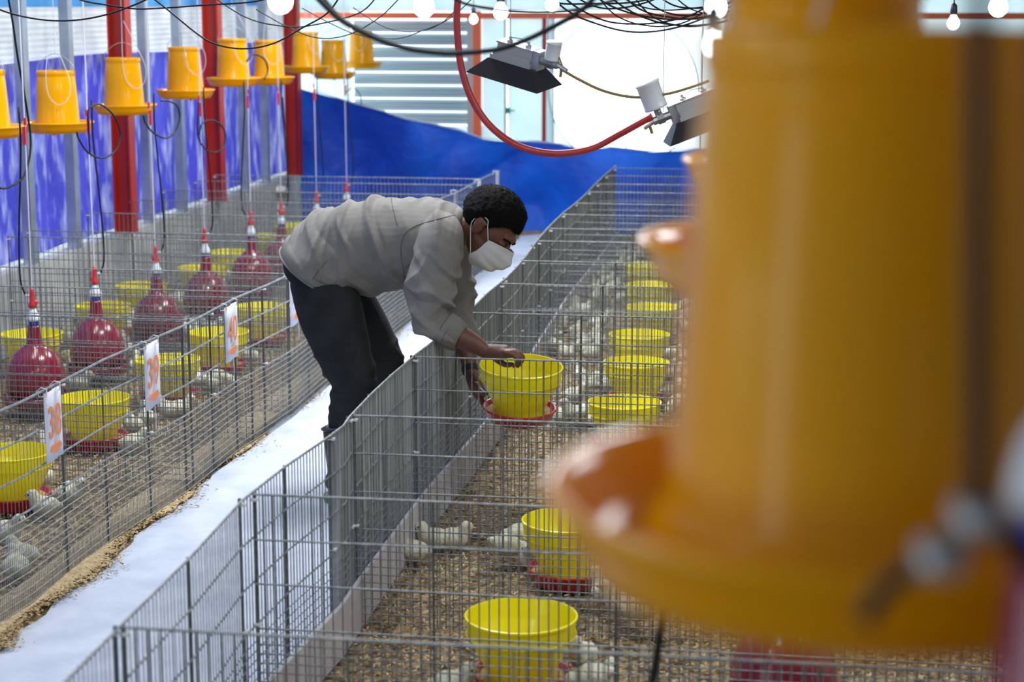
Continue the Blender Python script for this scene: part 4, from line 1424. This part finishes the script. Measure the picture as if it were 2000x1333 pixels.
sm_.calc_loop_triangles() if hasattr(sm_, 'calc_loop_triangles') else None
folds(sm_, 1, shirt_fold)
shirt = obj_from_mesh('shirt', sm_, M['shirt'], person)
hc0 = torso_secs([(618, 531, 54, 0.151, 0.209)])[0]
part('hem', M['shirt'], shirt, lambda bm: tube(bm, [hc0[0] + hc0[1] * math.cos(k * PI / 30) + hc0[2] * math.sin(k * PI / 30) for k in range(61)], 0.004, 6), True)
# collar, cuffs
c1, c2 = pm(893, 446, Y0), pm(906, 449, Y0 - 0.005)
ax = (c2 - c1).normalized()
u_ = Vector((-ax.z, 0, ax.x))


def ringloft(bm, cs, n=32, th=0.006):
    rows = []
    for c, ra, rb in cs:
        rows.append([bm.verts.new(c + u_ * ra * math.cos(2 * PI * k / n) + Vector((0, rb * math.sin(2 * PI * k / n), 0))) for k in range(n)])
    rows2 = []
    for c, ra, rb in reversed(cs):
        rows2.append([bm.verts.new(c + u_ * (ra - th) * math.cos(2 * PI * k / n) + Vector((0, (rb - th) * math.sin(2 * PI * k / n), 0))) for k in range(n)])
    rows += rows2 + [rows[0]]
    for a, b in zip(rows, rows[1:]):
        for k in range(n):
            bm.faces.new((a[k], a[(k + 1) % n], b[(k + 1) % n], b[k]))


part('collar', M['shirt'], shirt, lambda bm: ringloft(bm, [(c1 - ax * 0.012, 0.078, 0.092), (c1 + ax * 0.004, 0.070, 0.080), (c1 + ax * 0.022, 0.064, 0.070)]), True)
ca, cb = pm(868, 643, 6.163), pm(900, 661, 6.158)


def cuffring(bm, a, b, r0, r1):
    S = [a, a * 0.5 + b * 0.5, b]
    tube(bm, [S[0], S[1], S[2], S[2] - (b - a) * 0.04, S[0]], [r0, (r0 + r1) / 2 + 0.002, r1, r1 - 0.012, r0 - 0.012], 28, False)


part('cuff', M['shirt'], shirt, lambda bm: cuffring(bm, ca, cb, 0.064, 0.051), True, label='rolled grey cuff of the near sleeve')
part('cuff', M['shirt'], shirt, lambda bm: cuffring(bm, pm(902, 642, 6.535), pm(915, 674, 6.49), 0.058, 0.047), True)
# side seam of the back yoke and hem line as raised strips
from mathutils.bvhtree import BVHTree
bv = BVHTree.FromPolygons([v.co for v in sm_.vertices], [tuple(p.vertices) for p in sm_.polygons])


def on_shirt(px, py, off=0.0016):
    d = (at(px, py, y=Y0) - C0).normalized()
    h = bv.ray_cast(C0, d)
    return h[0] - d * off if h[0] is not None else None


for nm, pts in [('yoke_seam', [(764, 386), (766, 400), (771, 422), (776, 440)]), ('armhole_seam', [(896, 418), (872, 424), (845, 431), (815, 440), (795, 452), (785, 470), (783, 495), (787, 525), (792, 555)]),
                ('hem_stitching', [(612, 545), (630, 552), (650, 560), (670, 568), (690, 573), (702, 571)]), ('side_vent', [(640, 508), (630, 520), (620, 532), (611, 545)]), ('cuff_seam', [(862, 668), (868, 655), (880, 638), (893, 628)])]:
    P = [q for q in (on_shirt(v.x, v.y) for v in spline([(a, b, 0) for a, b in pts], 8)) if q is not None]
    if len(P) > 2:
        part(nm, M['seam'], shirt, lambda bm: tube(bm, P, 0.0012, 5), True)

# trousers --------------------------------------------------------------
bm = bmesh.new()
loft(bm, torso_secs(dens_secs([(606, 552, 60, 0.100, 0.15), (612, 540, 58, 0.122, 0.162), (620, 530, 54, 0.128, 0.165), (632, 520, 50, 0.125, 0.16)])), 32)
limb(bm, [pm(626, 545, Y0 - 0.07), pm(646, 610, Y0 - 0.12), pm(672, 690, 6.235), pm(690, 748, 6.22), pm(681, 800, 6.22), pm(671, 835, 6.22)], [0.112, 0.117, 0.098, 0.082, 0.066, 0.056])
limb(bm, [pm(640, 540, Y0 + 0.07), pm(682, 600, Y0 + 0.15), pm(722, 670, 6.60), pm(750, 730, 6.64), pm(748, 800, 6.67)], [0.110, 0.108, 0.098, 0.082, 0.064])
tm = remeshed(bm, 0.0065, 4, 'trousers')
KN = pm(690, 750, 6.22)


def trouser_fold(co):
    k = max(0.0, 1 - abs(co.z - KN.z) / 0.2)
    d = 0.010 * k * (ridge(noise.noise(Vector((co.x * 5, co.y * 5, co.z * 17)))) - 0.3)
    low = max(0.0, 1 - abs(co.z - 0.36) / 0.10)
    d += 0.010 * low * noise.noise(Vector((co.x * 7, co.y * 7, co.z * 36)))
    d += 0.005 * noise.noise(Vector((co.x * 12 + co.z * 6, co.y * 8, co.z * 3)))
    return d


folds(tm, 1, trouser_fold)
obj_from_mesh('trousers', tm, M['trousers'], person)

# boots ------------------------------------------------------------------
for top, ank in ((pm(665, 832, 6.22), AR), (pm(750, 800, 6.67), AL)):
    top = top.copy()
    if ank is AR:
        top.x -= 0.004
    bm = bmesh.new()
    limb(bm, [top, (top + ank) / 2, ank + Vector((0, 0, 0.0))], [0.060, 0.056, 0.048], round_ends=False)
    limb(bm, [ank + Vector((-0.02, 0, -0.02)), ank + Vector((0.03, 0, -0.045)), ank + Vector((0.085, 0, -0.060)), ank + Vector((0.145, 0, -0.066))], [0.045, 0.044, 0.040, 0.030])
    me = remeshed(bm, 0.006, 3, 'boot')
    for v in me.vertices:
        v.co.z = max(v.co.z, 0.02)
    b_ = obj_from_mesh('boot', me, M['boot'], person)
    part('sole', M['sole'], b_, lambda bm: (lathe(bm, [(0, 0.005), (0.044, 0.005), (0.047, 0.02), (0.046, 0.034), (0, 0.034)], 20, ank.x - 0.02, ank.y), lathe(bm, [(0, 0.005), (0.040, 0.005), (0.042, 0.02), (0.040, 0.03), (0, 0.03)], 20, ank.x + 0.125, ank.y), box(bm, (ank.x + 0.052, ank.y, 0.018), (0.145, 0.078, 0.024))), label='green boot sole')
    part('boot_lip', M['boot'], b_, lambda bm: tube(bm, [top + Vector((0.062 * math.cos(k * PI / 12), 0.062 * math.sin(k * PI / 12), 0.012 * math.cos(k * PI / 12))) for k in range(25)], 0.004, 6), True)

# hair ---------------------------------------------------------------------
def hl_z(l):
    """height of the hairline at this place of the head (head coordinates)"""
    x, y, z = l
    pts_ = [(-0.20, -0.078), (-0.060, -0.074), (-0.035, -0.058), (-0.020, -0.020), (-0.002, 0.006), (0.016, -0.004), (0.030, 0.010), (0.045, 0.034), (0.062, 0.052), (0.2, 0.056)]
    for (a, za), (b, zb) in zip(pts_, pts_[1:]):
        if y <= b:
            return za + (zb - za) * (y - a) / (b - a) + 0.003 * noise.noise(Vector((x * 60, y * 60, 0)))
    return 0.056


def hairline(l):
    return l.z > hl_z(l)


bm = bmesh.new()
res = bmesh.ops.create_icosphere(bm, subdivisions=6, radius=1)
dele = []
pts_h = []
for v in res['verts']:
    d = v.co.normalized()
    l = Vector((d.x * 0.0795, -0.012 + d.y * 0.100, 0.020 + d.z * 0.092))
    if l.z < -0.02:
        l.x *= 0.9
        l.y *= 0.96
    if not hairline(l):
        dele.append(v)
        continue
    k = 1 + 0.0
    n_ = (l - Vector((0, -0.01, 0.01))).normalized()
    thick = 0.003 + 0.017 * max(0, min(1, (l.z - hl_z(l)) / 0.06))
    l = l + n_ * (thick + 0.0035 * noise.noise(l * 90) + 0.002 * noise.noise(l * 220))
    v.co = l
    pts_h.append((l.copy(), n_))
bmesh.ops.delete(bm, geom=dele, context='VERTS')
for v in bm.verts:
    v.co = H(*v.co)
hair = mesh_obj('hair', bm, M['hair'], person, True)
hair['label'] = 'short black hair'
rh = random.Random(3)


def strands(bm):
    for _ in range(14000):
        l, n_ = rh.choice(pts_h)
        dd = (n_ + Vector((rh.uniform(-.5, .5), rh.uniform(-.1, .9), rh.uniform(-.5, .5)))).normalized()
        ln = rh.uniform(0.004, 0.010) * (1.0 if l.z > 0.03 else 0.4)
        s_ = dd.cross(Vector((rh.random(), rh.random(), rh.random()))).normalized() * 0.0007
        b = l - n_ * 0.004
        q = [b - s_, b + s_, b + dd * ln]
        bm.faces.new([bm.verts.new(H(*k)) for k in q])


part('hair_strands', M['hair'], hair, strands, stuff=True)
# brows, eyes
for s in (-1, 1):
    def brow(bm):
        P = [H(s * 0.012, 0.0945, 0.017), H(s * 0.022, 0.0955, 0.022), H(s * 0.036, 0.090, 0.023), H(s * 0.050, 0.078, 0.017)]
        tube(bm, spline(P, 4), [0.0035 + 0.0 * k for k in range(12)] + [0.002], 6)
    part('eyebrow', M['hair'], person, brow, True)
    part('eyelash_line', M['hair'], person, lambda bm: tube(bm, spline([H(s * 0.017, 0.0925, -0.006), H(s * 0.030, 0.0955, -0.0085), H(s * 0.045, 0.086, -0.006)], 4), 0.0016, 5), True)


# mask ------------------------------------------------------------------------
def mask_pt(u, v):
    """u -1..1 across, v 0 (nose) .. 1 (under the chin)"""
    ang = u * math.radians(78)
    edge = abs(u) ** 2.2
    z = 0.006 - 0.136 * v
    z = z * (1 - 0.42 * edge) - 0.026 * edge        # narrows at the sides
    bul = math.sin(PI * min(1, v * 0.9 + 0.12))
    rx, ry = 0.067 + 0.004 * bul, 0.074 + 0.017 * bul - 0.022 * max(0, v - 0.72) / 0.28
    nose = 0.024 * math.exp(-(u / 0.20) ** 2) * math.exp(-((v - 0.30) / 0.26) ** 2)
    x = rx * math.sin(ang)
    y = 0.036 + ry * math.cos(ang) + nose
    if v > 0.8:
        y -= (v - 0.8) * 0.12 * (1 - edge)
    pleat = 0.0045 * (abs(((v * 4.2) % 1) - 0.5) * 2 - 0.5) * (1 - edge)
    return H(x, y + pleat + 0.0012 * noise.noise(Vector((u * 5, v * 7, 0))), z)


def mask_mesh(bm):
    nu, nv = 48, 36
    g0 = [[bm.verts.new(mask_pt(-1 + 2 * i / nu, j / nv)) for i in range(nu + 1)] for j in range(nv + 1)]
    for j in range(nv):
        for i in range(nu):
            bm.faces.new((g0[j][i], g0[j + 1][i], g0[j + 1][i + 1], g0[j][i + 1]))


mk = part('face_mask', M['mask'], person, mask_mesh, True, label='white pleated face mask')
md = mk.modifiers.new('s', 'SOLIDIFY')
md.thickness = 0.0018
part('mask_top_seam', M['mask'], mk, lambda bm: tube(bm, [mask_pt(-1 + 2 * i / 40, 0.015) for i in range(41)], 0.0013, 6), True)
part('mask_pleat', M['mask'], mk, lambda bm: tube(bm, [mask_pt(-0.9 + 1.8 * i / 40, 0.33) for i in range(41)], 0.0019, 6), True)
part('mask_pleat', M['mask'], mk, lambda bm: tube(bm, [mask_pt(-0.9 + 1.8 * i / 40, 0.58) for i in range(41)], 0.0019, 6), True)
for s in (-1, 1):
    e0, e1 = mask_pt(s, 0.02), mask_pt(s, 0.97)
    part('ear_loop', M['white'], mk, lambda bm: tube(bm, spline([e0, H(s * 0.0805, 0.022, 0.004), H(s * 0.088, 0.006, 0.020), H(s * 0.084, -0.020, 0.012), H(s * 0.082, -0.030, -0.020), H(s * 0.076, -0.014, -0.046), e1], 6), 0.0016, 6), True)
# wrist strap on the far hand
wa, wbp = WL + (WL - EL).normalized() * -0.010, WL + (WL - EL).normalized() * 0.012
part('wristband', M['stripe'], person, lambda bm: tube(bm, [wa, wbp], 0.031, 20), label='dark wristband')
